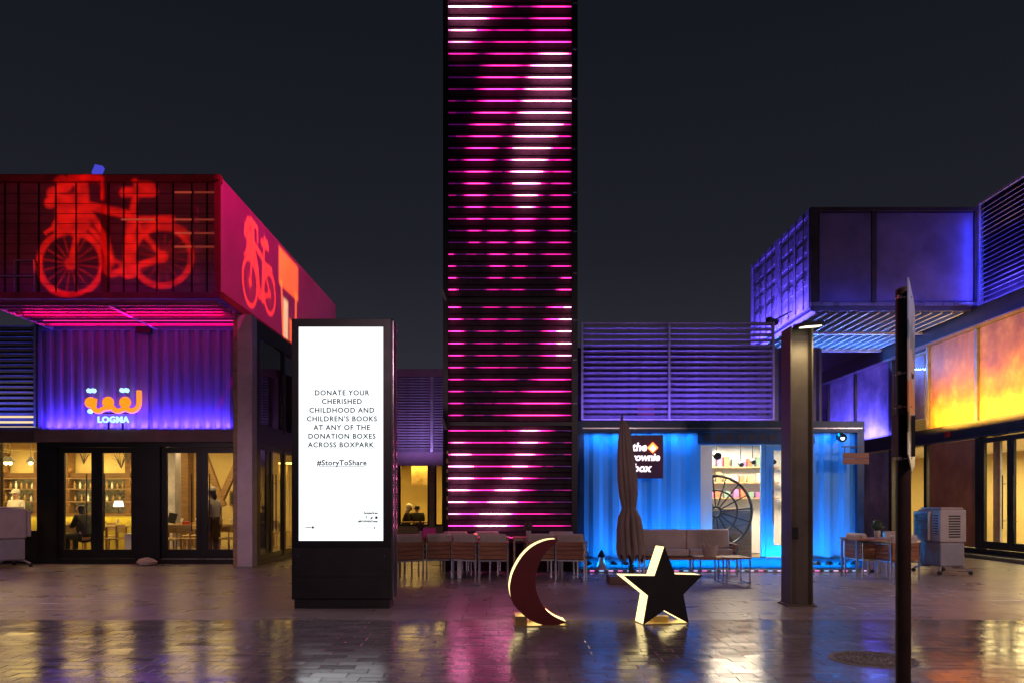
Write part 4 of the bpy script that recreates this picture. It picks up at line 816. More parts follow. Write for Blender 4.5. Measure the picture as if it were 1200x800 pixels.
# ================================================================ STREET FURNITURE
# digital kiosk
KY = 10.08; ks = F/KY; t = thing('digital_kiosk', 'tall black digital kiosk with glowing white donation notice', 'advertising kiosk', (X(400,KY), KY, 0))
xk0, xk1 = X(341,KY), X(459.5,KY); zt = H(373,KY); sx0_, sx1_, sz0_, sz1_ = X(350,KY), X(449,KY), H(633,KY), H(383,KY)
MB().box((xk0, KY+.02, .12), (xk1, KY+.40, zt)).build('cabinet', M['char'], t, .012)
MB().box((X(344,KY), KY+.04, 0), (X(456,KY), KY+.38, .118)).build('pedestal', M['char'], t)
MB().box((xk0+.02, KY, sz0_-.08), (sx0_, KY+.019, zt-.01)).box((sx1_, KY, sz0_-.08), (xk1-.02, KY+.019, zt-.01)).box((sx0_, KY, sz1_), (sx1_, KY+.019, zt-.01)).box((sx0_, KY, sz0_-.08), (sx1_, KY+.019, sz0_)).build('screen_bezel', M['black'], t)
MB().box((xk0+.03, KY+.008, .14), (xk1-.04, KY+.019, sz0_-.09)).build('lower_panel', M['char'], t, .004)
MB().box((xk1, KY+.06, .12), (xk1+.008, KY+.10, zt-.02)).box((xk1, KY+.34, .12), (xk1+.008, KY+.38, zt-.02)).build('side_trim', M['silver'], t)
scn = MB().box((sx0_, KY+.006, sz0_), (sx1_, KY+.018, sz1_)).build('screen', emis('white_screen', (.93,.985,1.0), 1.35), t)
ink = mat('screen_ink', (.02,.03,.05), .5); ink2 = mat('screen_ink_pale', (.55,.60,.62), .5)
for i, s_ in enumerate(['DONATE YOUR', 'CHERISHED', 'CHILDHOOD AND', "CHILDREN'S BOOKS", 'AT ANY OF THE', 'DONATION BOXES', 'ACROSS BOXPARK.']):
    text(s_, .092, (X(400.5,KY), KY+.004, H(462.5+i*10.15,KY)), ink, scn, spacing=1.13, extrude=.0005, offset=.0022)
text('#StoryToShare', .098, (X(400.5,KY), KY+.004, H(544.5,KY)), ink, scn, spacing=1.08, extrude=.0005, offset=.0024)
MB().box((X(374,KY), KY+.003, H(546.4,KY)), (X(427,KY), KY+.0045, H(545.8,KY))).build('underline', ink, scn)
text('boxpark.ae', .040, (X(442.5,KY), KY+.004, H(601.6,KY)), ink, scn, align='RIGHT', extrude=.0005, offset=.0018)
text('f', .055, (X(429,KY), KY+.004, H(607.4,KY)), ink, scn, extrude=.0005, offset=.0018)
MB().prism([(X(433.6,KY),H(606.5,KY)),(X(435,KY),H(605.5,KY)),(X(437,KY),H(604.3,KY)),(X(436.3,KY),H(607,KY)),(X(434.6,KY),H(607.6,KY))], KY+.003, KY+.0045).build('bird_icon', ink, scn)
MB().box((X(439.6,KY), KY+.003, H(607.4,KY)), (X(442.4,KY), KY+.0045, H(604.4,KY))).build('camera_icon', ink, scn)
text('#BOXPARKDubai', .034, (X(442.5,KY), KY+.004, H(611.3,KY)), ink, scn, align='RIGHT', extrude=.0005, offset=.0018)
mb = MB()
for k in range(-2, 3):
    for j in range(-2, 3):
        if abs(k)+abs(j) <= 2:
            cx_, cz_ = X(424,KY)+k*.027, H(398,KY)+j*.027; mb.cbox((cx_, KY+.004, cz_), (.017,.001,.003), (0,R(45),0)).cbox((cx_, KY+.0045, cz_), (.017,.001,.003), (0,R(-45),0))
mb.build('lattice_logo', ink2, scn); text('BOXPARK', .028, (X(431,KY), KY+.004, H(398.5,KY)), ink2, scn, align='LEFT', extrude=.0005, spacing=1.3)
MB().tube([(X(358+k*1.1,KY), KY+.004, H(618-[0,1.4,.2,1.2,0,1,0][k],KY)) for k in range(7)], .006, 5).build('red_logo', mat('logo_red', (.7,.08,.08), .5), scn)
MB().tube([(X(366.5,KY), KY+.004, H(617.4,KY)), (X(366.5,KY), KY+.002, H(617.4,KY))], .017, 10).build('teal_logo', mat('logo_teal', (.05,.55,.5), .5), scn)
text('municipality', .018, (X(364,KY), KY+.004, H(621.5,KY)), ink2, scn, extrude=.0004)
MB().tube([(X(438.5,KY), KY+.004, H(619,KY)), (X(439.5,KY), KY+.004, H(616.5,KY)), (X(438,KY), KY+.004, H(616.2,KY)), (X(439.4,KY), KY+.004, H(619.2,KY))], .004, 5).build('emblem', mat('emblem_grey', (.2,.3,.3), .5), scn)
text('Brand Dubai', .016, (X(438.5,KY), KY+.004, H(621.5,KY)), ink2, scn, extrude=.0004)

MB().box((xk0+.05, KY+.002, .42), (xk1-.06, KY+.0075, .425)).build('panel_seam', M['black'], t)
for xx in (xk0+.09, xk1-.10):
    MB().tube([(xx, KY+.0, .70), (xx, KY+.008, .70)], .012, 10).build('panel_lock', M['silver'], t)
# crescent and star lanterns
edge = emis('warm_white_rim', (1, .78, .33), 2.1)
def lantern(root, pts, Z, cxp, thick, rz, facem):
    """pts: outline in photo px at distance Z; local frame centred on cxp"""
    P = [((px-cxp)/F*Z/math.cos(rz)*1.0, H(py, Z)) for px, py in pts]
    n = len(P); rot = Matrix.Rotation(rz, 3, 'Z'); o0 = Vector((X(cxp,Z), Z, 0))
    mp = lambda u, d, w_: tuple(o0 + rot @ Vector((u, d, w_)))
    fm = MB(); fm.prism(P, 0, .02, mp); fm.build('face', facem, root, .004)
    for q in (.25, .75): pass
    mb = MB(); cx_ = sum(p[0] for p in P)/n; cz_ = sum(p[1] for p in P)/n
    def ins(p, q, r):  # inward offset of vertex q
        a = Vector((q[0]-p[0], q[1]-p[1])).normalized(); b = Vector((r[0]-q[0], r[1]-q[1])).normalized(); s = 1 if area > 0 else -1
        na = Vector((-a.y, a.x))*s; nb = Vector((-b.y, b.x))*s; m_ = (na+nb); m_.normalize(); return (q[0]+m_.x*.006, max(.004, q[1]+m_.y*.006))
    area = sum(P[i][0]*P[(i+1) % n][1]-P[(i+1) % n][0]*P[i][1] for i in range(n))
    Q = [ins(P[i-1], P[i], P[(i+1) % n]) for i in range(n)]
    mb.prism(Q, .021, thick-.02, mp); mb.build('glowing_rim', edge, root)
    fb = MB(); fb.prism(P, thick-.018, thick, mp); fb.build('back_face', facem, root)
    return mp
mo = thing('crescent_lantern', 'maroon crescent moon sculpture with glowing warm rim on the paving', 'crescent sculpture', (X(630,8.69), 8.69, 0))
raw = [(652.5,631),(640,632.5),(625,639),(612,651),(602,668),(598,682),(597.5,692),(600,703),(606,712.5),(617,723),(630,730),(645,733),(658,731),(664.5,728.5),(659,726.5),(648,721),(639,712.5),(632.5,702),(628.5,690),(628,677),(631,663),(636,652),(643,643),(651,636.5)]
sm = [];
for seq in (raw[:14], raw[13:]+[raw[0]]):
    q = smooth([(a_, b_, 0) for a_, b_ in seq], 3); sm += [(v.x, v.y) for v in q[:-1]]
mpm = lantern(mo, sm, 8.69, 630, .38, R(3.5), M['moon'])
MB().add([mpm(-.26,-.05,.0), mpm(.34,-.05,.0), mpm(.34,.42,.0), mpm(-.26,.42,.0), mpm(-.26,-.05,.012), mpm(.34,-.05,.012), mpm(.34,.42,.012), mpm(-.26,.42,.012)], [(0,3,2,1),(4,5,6,7),(0,1,5,4),(1,2,6,5),(2,3,7,6),(3,0,4,7)]).build('base_plate', M['gold'], mo)
MB().add([mpm(-.25,.0,.013), mpm(-.12,.0,.013), mpm(-.12,.34,.013), mpm(-.25,.34,.013), mpm(-.25,.0,.11), mpm(-.12,.0,.11), mpm(-.12,.34,.11), mpm(-.25,.34,.11)], [(0,3,2,1),(4,5,6,7),(0,1,5,4),(1,2,6,5),(2,3,7,6),(3,0,4,7)]).build('ballast_block', M['gold'], mo)
st = thing('star_lantern', 'black five pointed star sculpture with glowing warm rim on the paving', 'star sculpture', (X(780,8.81), 8.81, 0))
mps = lantern(st, [(779,639.5),(791.5,672.5),(826,674),(802,696.5),(808.8,731),(778.5,714.5),(753,731),(759,697),(729.5,673),(767,674)], 8.81, 780, .30, R(11), M['star'])
MB().add([mps(-.27,.0,.0), mps(.27,.0,.0), mps(.27,.42,.0), mps(-.27,.42,.0), mps(-.27,.0,.01), mps(.27,.0,.01), mps(.27,.42,.01), mps(-.27,.42,.01)], [(0,3,2,1),(4,5,6,7),(0,1,5,4),(1,2,6,5),(2,3,7,6),(3,0,4,7)]).build('base_plate', M['gold'], st)
MB().add([mps(-.10,.15,.011), mps(.10,.15,.011), mps(.10,.3,.011), mps(-.10,.3,.011), mps(-.10,.15,.07), mps(.10,.15,.07), mps(.10,.3,.07), mps(-.10,.3,.07)], [(0,3,2,1),(4,5,6,7),(0,1,5,4),(1,2,6,5),(2,3,7,6),(3,0,4,7)]).build('ballast_block', M['gold'], st)
strip('star_inner_lamp', mps(-.15,.1,.2), mps(.15,.1,.2), (0,.1,-1), .15, (1,.72,.25), 12)
strip('moon_inner_lamp', mpm(-.1,.35,.15), mpm(.2,.35,.15), (0,-.1,-1), .1, (1,.72,.25), 7)

# lamp post (H beam)
PY = 10.3; t = thing('lamp_post', 'thick steel H beam post with a small lamp at its head', 'lamp post', (3.88, PY, 0))
hx0, hx1 = X(928,PY), X(953,PY)
pt = H(382,PY)
MB().box((hx0-.018, PY, 0), (hx0, PY+.36, pt)).box((hx1-.018, PY, 0), (hx1, PY+.36, pt)).box((hx0, PY+.13, 0), (hx1-.018, PY+.15, pt)).build('beam_shaft', M['post'], t)
MB().box((hx0-.06, PY-.03, 0), (hx1+.04, PY+.40, .02)).build('foot_plate', M['post'], t)
for xx in (hx0-.045, hx1+.022):
    for yy in (PY+.03, PY+.33): MB().lathe([(.014,.02),(.014,.034),(.006,.036),(.006,.048)], (xx, yy, 0), 6).build('anchor_bolt', M['silver'], t)
MB().box((hx0+.05, PY+.120, .9), (hx0+.13, PY+.129, 1.06)).build('access_cover', M['dark'], t)
c = Vector((X(947,PY)-.02, PY-.10, H(385,PY)))
MB().cbox(c+Vector((0,.03,.035)), (.30,.34,.05), (R(8),R(-4),0)).build('lamp_head', M['dark'], t, .008)
MB().cbox(c+Vector((.0,-.03,-.003)), (.22,.20,.02), (R(8),R(-4),0)).build('lens', emis('post_lens', (1,.88,.62), 2.5), t)

# foreground pole with edge-on sign
GY = 5.14; gx = X(1058.5, GY); t = thing('sign_pole', 'brown round pole in the foreground right carrying an edge on sign', 'sign pole', (gx, GY, 0))
MB().tube([(gx, GY, 0), (gx, GY, H(341,GY))], .048, 24).build('pole', M['polebrown'], t)
MB().lathe([(.048,0),(.049,.004),(.03,.02),(.005,.026)], (gx, GY, H(341,GY)), 24).build('pole_cap', M['polebrown'], t)
for yy in (350, 438, 477, 537):
    MB().tube([(gx+.051*math.cos(a*math.pi/12), GY+.051*math.sin(a*math.pi/12), H(yy,GY)) for a in range(24)], .0045, 5, True).build('clamp_band', M['silver'], t)
    MB().cbox((gx-.045, GY-.035, H(yy,GY)), (.02,.02,.022)).build('clamp_screw', M['silver'], t)
MB().box((gx-.055, GY-.05, H(535,GY)), (gx+.058, GY+.055, H(486,GY))).build('clamp_box', M['black'], t, .008)
sn = bpy.data.materials.new('printed_sign'); sn.use_nodes = True; tt = sn.node_tree; bb_ = tt.nodes['Principled BSDF']; bb_.inputs['Roughness'].default_value = .35
tcn = tt.nodes.new('ShaderNodeTexCoord'); sx = tt.nodes.new('ShaderNodeSeparateXYZ'); nz = tt.nodes.new('ShaderNodeTexNoise'); nz.inputs['Scale'].default_value = 6
ad = tt.nodes.new('ShaderNodeMath'); ad.operation = 'MULTIPLY_ADD'; ad.inputs[1].default_value = .25
tt.links.new(tcn.outputs['Generated'], sx.inputs[0]); tt.links.new(tcn.outputs['Object'], nz.inputs[0]); tt.links.new(nz.outputs['Fac'], ad.inputs[0]); tt.links.new(sx.outputs[2], ad.inputs[2])
rp = tt.nodes.new('ShaderNodeValToRGB'); rp.color_ramp.interpolation = 'CONSTANT'; tt.links.new(ad.outputs[0], rp.inputs[0]); tt.links.new(rp.outputs[0], bb_.inputs['Base Color'])
el = rp.color_ramp.elements; el[0].color = (.75,.72,.60,1); el[1].position = .30; el[1].color = (.10,.07,.06,1)
for p_, c_ in ((.42, (.65,.25,.12,1)), (.58, (.55,.50,.50,1)), (.78, (.12,.25,.38,1)), (.92, (.35,.45,.65,1))): k = el.new(p_); k.color = c_
pn, pf_ = Vector((X(1064,4.86), 4.86, 0)), Vector((X(1071.5,5.50), 5.50, 0)); dd = (pf_-pn).normalized(); nn = Vector((dd.y, -dd.x, 0))*.004
zz0, zz1 = H(552,5.1), H(325,4.86); L_ = (pf_-pn).length
prof = [(0,zz0+.10),(L_*.5,zz0),(L_,zz0+.06),(L_,zz1-.05),(L_*.75,zz1-.01),(0,zz1)]
vs = [tuple(pn+dd*u+Vector((0,0,w_))+nn*s_) for s_ in (1,-1) for u, w_ in prof]; k6 = 6
MB().add(vs, [tuple(range(6)), tuple(range(11,5,-1))]+[(i,6+i,6+(i+1) % 6,(i+1) % 6) for i in range(6)]).build('sign_plate', sn, t)
MB().bar((gx+.04, GY, H(440,GY)), tuple((pn+pf_)/2+Vector((0,0,H(440,GY)))), .03).bar((gx+.04, GY, H(510,GY)), tuple((pn+pf_)/2+Vector((0,0,H(510,GY)))), .03).build('sign_arm', M['dark'], t)

# parasol
UY = 13.3; t = thing('closed_parasol', 'folded brown parasol standing before the cyan container wall', 'parasol', (X(738,UY), UY, 0)); us_ = UY/F
ucx = X(739.5,UY)
def umb_r(py, w): return (w/2*us_, H(py,UY))
prof = [umb_r(y_, w_) for y_, w_ in ((648,31),(640,31),(628,29.5),(616,27.5),(606,25),(600,20),(595,16),(589,18),(576,21),(560,21.5),(540,19.5),(520,16),(505,12.5),(498,9),(493,5))]
vs, fs = [], []; nn_ = 110; lean = lambda z: (H(640,UY)-z)*.058
random.seed(3); ph = [random.uniform(.75,1.25) for _ in range(9)]
for i, (r_, z_) in enumerate(prof):
    k_ = .30 if i < 5 else (.14 if i < 8 else .20)
    for j in range(nn_):
        a = 2*math.pi*j/nn_; fo = abs(math.sin(5.5*a+.35*math.sin(i*.7)+.6*math.sin(a)))**.7; rr_ = r_*(1.0+k_*(fo-.72)*1.8*(.75+.25*math.sin(3*a+i*.15))); zz = z_ - ((1-abs(math.sin(5.5*a+.6*math.sin(a))))*.20 if i == 0 else 0)
        vs.append((ucx+lean(z_)+rr_*math.cos(a), UY+rr_*math.sin(a), zz))
fs = [(i*nn_+j, i*nn_+(j+1) % nn_, (i+1)*nn_+(j+1) % nn_, (i+1)*nn_+j) for i in range(len(prof)-1) for j in range(nn_)]+[tuple(range((len(prof)-1)*nn_, len(prof)*nn_))]
o = MB().add(vs, fs).build('canopy', M['parasol'], t, smooth=True)
MB().tube([(ucx, UY, .05), (ucx, UY, H(590,UY))], .024, 10).build('pole', M['dark'], t)
MB().tube([(ucx-.155, UY, H(494,UY)), (ucx-.16, UY, H(487,UY))], [.035,.018], 10).build('finial', M['parasol'], t)
MB().tube([(ucx+lean(H(595,UY))+.105*math.cos(a), UY+.105*math.sin(a), H(594,UY)) for a in [k*math.pi/8 for k in range(16)]], .01, 5, True).build('tie_strap', M['parasol'], t)
MB().box((X(712,UY), UY-.25, .0), (X(743,UY), UY+.22, .13)).build('base_block', mat('brown_base', (.16,.10,.08), .6), t, .01)
MB().tube([(ucx, UY, .13), (ucx, UY, .32)], .045, 10).build('base_socket', M['dark'], t)

# patio chair
def patio_chair():
    t = thing('patio_chair', 'x', 'chair', (0,0,0), 'patio chairs with slatted wooden backs')
    W, D = .54, .52                                    # back at y=0 facing +y
    for x in (-W/2, W/2-.025):
        MB().box((x,0,0),(x+.025,.025,.66)).build('leg', M['silver'], t); MB().box((x,D-.025,0),(x+.025,D,.62)).build('leg', M['silver'], t)
        MB().box((x-.005,-.0,.625 if 0 else .662),(x+.03,D,.685)).build('armrest', M['wood'], t)
        for k in range(3): MB().box((x+.005,.028,.38+.085*k),(x+.018,D-.028,.45+.085*k)).build('side_slat', M['wood'], t)
    MB().box((-W/2+.026,.01,.33),(W/2-.026,D-.03,.36)).build('seat_frame', M['silver'], t)
    for k in range(4): MB().box((-W/2+.027,-.012,.375+.078*k),(W/2-.027,.012,.445+.078*k)).build('back_slat', M['wood'], t)
    MB().box((-W/2+.03,.06,.362),(W/2-.03,D-.01,.46)).build('seat_cushion', M['taupe'], t, .03)
    MB().cbox((0,.075,.64),(W-.06,.12,.37),(R(7),0,0)).build('back_cushion', M['taupe'], t, .035)
    return t
pc = patio_chair()
specs = [  # px, Y(back row pos), rz, label
 (578, 13.85, 0, 'patio chair seen from behind, directly left of the crescent sculpture'),
 (543, 13.95, R(-30), 'angled patio chair between the two tables left of the tower base'),
 (516, 14.05, R(24), 'patio chair seen from behind, below the small pink tray left of the tower'),
 (481, 13.8, R(32), 'patio chair nearest the digital kiosk at the left table'),
 (668, 13.9, R(-10), 'patio chair seen from behind, to the right behind the crescent sculpture'),
 (634, 14.0, R(5), 'patio chair mostly hidden behind the crescent sculpture'),
 (534, 15.25, R(180), 'patio chair facing us on the far side of the left table'),
 (571, 15.25, R(176), 'patio chair facing us in front of the middle of the light tower'),
 (657, 15.2, R(184), 'patio chair facing us at the right foot of the light tower'),
 (1061, 13.55, R(4), 'reddish patio chair seen from behind, right behind the foreground pole'),
 (1000, 14.3, R(-78), 'patio chair side on at the left of the right hand table'),
 (1048, 15.3, R(175), 'patio chair facing us beyond the right hand table'),
]
for i, (p, y_, rz, lb) in enumerate(specs):
    if i == 0: pc.location = (X(p,y_), y_, 0); pc.rotation_euler = (0,0,rz); pc['label'] = lb
    else: copy_tree(pc, None, lb, (X(p,y_), y_, 0), rz)
def patio_table(cx_, cy_, L, lb):
    t = thing('patio_table', lb, 'table', (cx_, cy_, 0), 'patio tables')
    n = 6
    for k in range(n): MB().box((cx_-L/2, cy_-.36+.72*k/n+.004, .715), (cx_+L/2, cy_-.36+.72*(k+1)/n-.004, .74)).build('board', M['wood'], t)
    for sx_ in (-1,1):
        for sy_ in (-1,1): MB().cbox((cx_+sx_*(L/2-.03), cy_+sy_*.32, .355), (.035,.035,.71)).build('leg', M['silver'], t)
    MB().box((cx_-L/2+.05, cy_-.30, .68), (cx_+L/2-.05, cy_-.27, .712)).box((cx_-L/2+.05, cy_+.27, .68), (cx_+L/2-.05, cy_+.30, .712)).build('apron_rail', M['silver'], t)
    return t
patio_table(X(505,14.65), 14.65, 1.15, 'wooden patio table left of the tower with dried flowers and a pink tray')
patio_table(X(568,14.68), 14.68, .95, 'wooden patio table in front of the tower with a red candle')
patio_table(X(630,14.65), 14.65, .95, 'wooden patio table behind the crescent sculpture')
patio_table(X(1017,14.2), 14.2, .75, 'wooden patio table beside the right end of the blue shop')
def flower_pot(cx_, cy_, z_, lb, m=M['plant'], s=1.0):
    t = thing('flower_pot', lb, 'flower pot', (cx_, cy_, z_)); c = t.location
    MB().lathe([(.035*s,0),(.045*s,.02),(.05*s,.10*s),(.04*s,.12*s)], c, 14).build('pot', M['plastic'], t)
    mb = MB(); rnd = random.Random(int(cx_*100))
    for k in range(70):
        v = Vector((rnd.gauss(0,1), rnd.gauss(0,1), rnd.gauss(0,1))).normalized()*.09*s*rnd.uniform(.5,1); mb.cbox(c+Vector((0,0,.20*s))+v, (.035*s,.035*s,.006), (rnd.random()*6, rnd.random()*6, rnd.random()*6))
    mb.build('blooms', m, t, kind='stuff')
flower_pot(X(494,14.65), 14.65, .74, 'pot of dark dried flowers on the table left of the tower')
flower_pot(X(619.5,14.65), 14.65, .74, 'pot of dark dried flowers on the table behind the crescent')
flower_pot(X(1028,14.2), 14.2, .74, 'pot of pale flowers on the table by the blue shop', M['leaf'], 1.15)
t = thing('candle_holder', 'small glowing red candle on the patio table before the tower', 'candle', (X(557,14.3), 14.3, .71+.03)); MB().lathe([(.03,0),(.035,.01),(.035,.07),(.03,.08)], t.location, 12).build('glass_cup', emis('red_candle', (1,.12,.10), 2.5), t)
tag(MB().cbox((X(503,14.4), 14.4, .83), (.24,.02,.18), (R(-15),0,0)).build('menu_board', mat('pink_board', (.7,.06,.35), .5)), 'small pink menu board standing on the left patio table', 'menu board')

# sofa and low tables
t = thing('garden_sofa', 'long taupe two seat sofa against the cyan lit shop', 'sofa', (X(810,14.6), 14.6, 0)); xa, xb = X(754,14.6), X(866,14.6)
for k in range(2):
    a = xa+.06+(xb-xa-.12)*k/2; b = a+(xb-xa-.12)/2-.006
    MB().box((a, 14.72, .36), (b, 15.18, .50)).build('seat_cushion', M['taupe'], t, .03); MB().box((a, 15.0, .49), (b, 15.15, .87)).build('back_cushion', M['taupe'], t, .03)
for x in (xa, xb-.05):
    MB().box((x, 14.62, .56), (x+.05, 15.2, .60)).build('armrest', M['wood'], t)
    for k in range(2): MB().box((x+.01, 14.66, .40+.08*k), (x+.03, 15.2, .46+.08*k)).build('side_slat', M['wood'], t)
    for y_ in (14.63, 15.16): MB().box((x+.008, y_, 0), (x+.04, y_+.032, .56)).build('leg', M['silver'], t)
MB().box((xa+.05, 14.66, .30), (xb-.05, 15.18, .345)).build('seat_frame', M['wood'], t)
MB().box(((xa+xb)/2-.02, 14.66, 0), ((xa+xb)/2+.015, 14.69, .30)).build('leg', M['silver'], t)
for k, (pa, pb, lb) in enumerate(((820, 849.5, 'low square slatted table left of its twin beside the star, bearing a crown planter'), (851, 881, 'low square slatted table nearer the steel post, empty'))):
    t = thing('low_table', lb, 'low table', (X((pa+pb)/2,13.25), 13.3, 0), 'low square tables by the sofa'); xa, xb = X(pa,13.1), X(pb,13.1)
    for j in range(5): MB().box((xa, 13.12+.115*j, .43), (xb, 13.12+.115*j+.108, .455)).build('board', M['wood'], t)
    for x in (xa+.01, xb-.03):
        for y_ in (13.13, 13.66): MB().box((x, y_, .0), (x+.022, y_+.022, .43)).build('leg', M['silver'], t)
        MB().box((x, 13.153, 0), (x+.022, 13.66, .02)).build('foot_bar', M['silver'], t)
t = thing('crown_planter', 'small taupe crown shaped planter on the low table before the sofa', 'planter', (X(832,13.35), 13.35, .455)); c = t.location
vs, fs = [], []
for i, (r_, z_) in enumerate(((.10,0),(.13,.10),(.15,.18))):
    for j in range(20): a = j*math.pi/10; vs.append((c.x+r_*math.cos(a), c.y+r_*math.sin(a), c.z+z_+(.06*(j % 2) if i == 2 else 0)))
fs = [(i*20+j, i*20+(j+1) % 20, (i+1)*20+(j+1) % 20, (i+1)*20+j) for i in range(2) for j in range(20)]+[tuple(range(19,-1,-1))]
MB().add(vs, fs).build('pot', M['taupe'], t); MB().lathe([(.02,.08),(.12,.1),(.12,.12),(.02,.13)], c, 12).build('soil', M['plant'], t)

# air coolers
def cooler(root):
    MB().box((-.33,-.25,.16),(.33,.25,.62)).build('water_tank', M['plasticgrey'], root, .03)
    MB().box((-.35,-.27,.625),(.35,.27,1.26)).build('housing', M['plastic'], root, .025)
    MB().box((-.31,-.23,1.265),(.31,.23,1.30)).build('top_cap', M['plastic'], root, .01)
    gfr = MB().box((-.37,-.345,.66),(.10,-.275,.70)).box((-.37,-.345,1.18),(.10,-.275,1.22)).box((-.37,-.345,.70),(-.33,-.275,1.18)).box((.06,-.345,.70),(.10,-.275,1.18)).box((-.33,-.285,.70),(.06,-.275,1.18)).build('grille_frame', M['plastic'], root, .006)
    s0 = MB().cbox((-.135,-.315,.735),(.385,.05,.012),(R(25),0,0)).build('louvre', M['plastic'], gfr); rep(s0, [(0,0,.048*k) for k in range(1,10)])
    v0 = MB().box((.351,-.10,.72),(.356,.14,.745)).build('side_vent', M['rubber'], root); rep(v0, [(0,0,.05*k) for k in range(1,9)])
    v1 = MB().box((.14,-.276,.78),(.28,-.271,.80)).build('side_vent', M['rubber'], root); rep(v1, [(0,0,.05*k) for k in range(1,8)])
    for k in range(4): MB().box((-.25+.15*k,-.262,.24),(-.235+.15*k,-.251,.46)).build('tank_rib', M['plastic'], root)
    for sx_ in (-1,1):
        for sy_ in (-1,1):
            MB().tube([(sx_*.15,sy_*.12,.15),(sx_*.30,sy_*.24,.14),(sx_*.40,sy_*.32,.075)], .022, 8).build('foot', M['plasticgrey'], root)
            MB().tube([(sx_*.40-.018,sy_*.32,.04),(sx_*.40+.018,sy_*.32,.04)], .038, 12).build('caster', M['rubber'], root)
t = thing('air_cooler', 'beige wheeled air cooler standing before the rusty panel on the right', 'air cooler', (0,0,0)); cooler(t)
c2 = copy_tree(t, None, 'beige wheeled air cooler at the left edge of the photo', (X(7,16.6), 16.6, 0), R(-215)); c2['group'] = t['group'] = 'wheeled air coolers'
t.location = (X(1105,15.1), 15.15, 0); t.rotation_euler = (0,0,R(-84))
t = MB().tube([(X(1076,15.5),15.5,.75),(X(1066,16.5),16.5,.55),(X(1060,17),17,.05)], .008, 5).build('power_cable', M['dark']); tag(t, 'thin dark cable running down left from the right air cooler', 'cable')
rnd = random.Random(5); o = MB().lathe([(.02,0),(.19,.01),(.21,.07),(.15,.13),(.05,.16)], (X(172,17.1), 17.1, .01), 14, lambda a, z: 1+.15*math.sin(3*a+z*20)+.08*math.sin(7*a)).build('crumpled_bag', M['taupe']); tag(o, 'pale crumpled bag lying on the paving before the cafe pier', 'bag')

# ================================================================ CAFE FURNITURE
def dining_chair():
    t = thing('dining_chair', 'x', 'chair', (0,0,0), 'wooden chairs inside the cafe')
    for x in (-.20,.20):
        for y in (-.19,.19): MB().tube([(x*1.1,y*1.1,0),(x,y,.45 if y > 0 else .78)], [.014,.018], 6).build('leg', M['woodlight'], t)
    MB().box((-.22,-.22,.44),(.22,.22,.47)).build('seat', M['woodlight'], t, .008); MB().box((-.20,-.215,.60),(.20,-.19,.80)).build('backrest', M['woodlight'], t, .006)
    return t
dc_ = dining_chair()
for i, (p, y_, rz, lb) in enumerate([(92, 18.9, 0, 'wooden chair behind the first door pane of the cafe'), (132, 18.7, R(90), 'wooden chair low in the left half of the second door pane'), (148, 19.0, R(-60), 'wooden chair at the right of the second door pane'),
      (204, 18.8, R(10), 'wooden chair behind the third door pane, left one'), (222, 18.7, R(-20), 'wooden chair behind the third door pane, right one'), (262, 18.9, R(180), 'wooden chair right of the waitress, left one'), (272, 18.8, R(170), 'wooden chair right of the waitress, right one'), (246, 19.6, R(20), 'wooden chair just behind the waitress'), (84, 20.2, R(160), 'wooden chair deeper in the room, at the left of the first door pane'), (122, 20.3, R(90), 'wooden chair deeper in the room, left side of the second door pane'), (198, 18.35, R(-90), 'wooden chair close to the glass at the left of the third door pane'), (226, 20.5, R(180), 'wooden chair deeper in the room at the right of the third door pane'), (316, 22.0, R(40), 'wooden chair seen through the side doors near the corner column'), (330, 23.0, R(-60), 'wooden chair seen through the side doors beside the kiosk')]):
    if i == 0: dc_.location = (X(p,y_), y_, .06); dc_.rotation_euler = (0,0,rz); dc_['label'] = lb
    else: copy_tree(dc_, None, lb, (X(p,y_), y_, .06), rz)
for i, (p, y_, L, lb) in enumerate([(136, 19.3, .9, 'cafe table set with glasses behind the second door pane'), (210, 19.3, .9, 'cafe table set with glasses behind the third door pane'), (268, 19.4, .8, 'cafe table right of the waitress'), (92, 19.9, .8, 'cafe table before the seated woman in black'), (228, 21.3, 1.0, 'cafe table deep in the room behind the third door pane')]):
    t = thing('cafe_table', lb, 'table', (X(p,y_), y_, .06)); x_ = X(p,y_)
    MB().box((x_-L/2, y_-.35, .78), (x_+L/2, y_+.35, .81)).build('tabletop', M['woodlight'], t)
    for sx_ in (-1,1):
        for sy_ in (-1,1): MB().cbox((x_+sx_*(L/2-.05), y_+sy_*.3, .42), (.04,.04,.72)).build('leg', M['brownwood'], t)
    for k in range(4):
        o = MB().lathe([(.028,0),(.006,.01),(.006,.07),(.032,.11),(.028,.16)], (x_-.3+.2*k, y_-.1+.12*(k % 2), .812), 10).build('wine_glass', M['glass'] if k % 2 else M['white']); tag(o, ['glass among four on the cafe table behind the second door pane', 'glass among four on the cafe table behind the third door pane', 'glass among four on the cafe table right of the waitress', 'glass among four on the table before the seated woman in black', 'glass among four on the table deep in the room'][i], 'glass', ['glasses on the second door table', 'glasses on the third door table', 'glasses on the waitress table', 'glasses on the seated woman table', 'glasses on the deep table'][i])
t = thing('wall_picture', 'framed dark picture on the cafe wall seen through the fourth door pane', 'picture', (X(270,23), 23.37, 1.5)); MB().box((X(264,23), 23.33, 1.3), (X(276,23), 23.39, 1.75)).build('frame', M['brownwood'], t); MB().box((X(265.5,23), 23.32, 1.36), (X(274.5,23), 23.329, 1.69)).build('print', M['dark'], t)
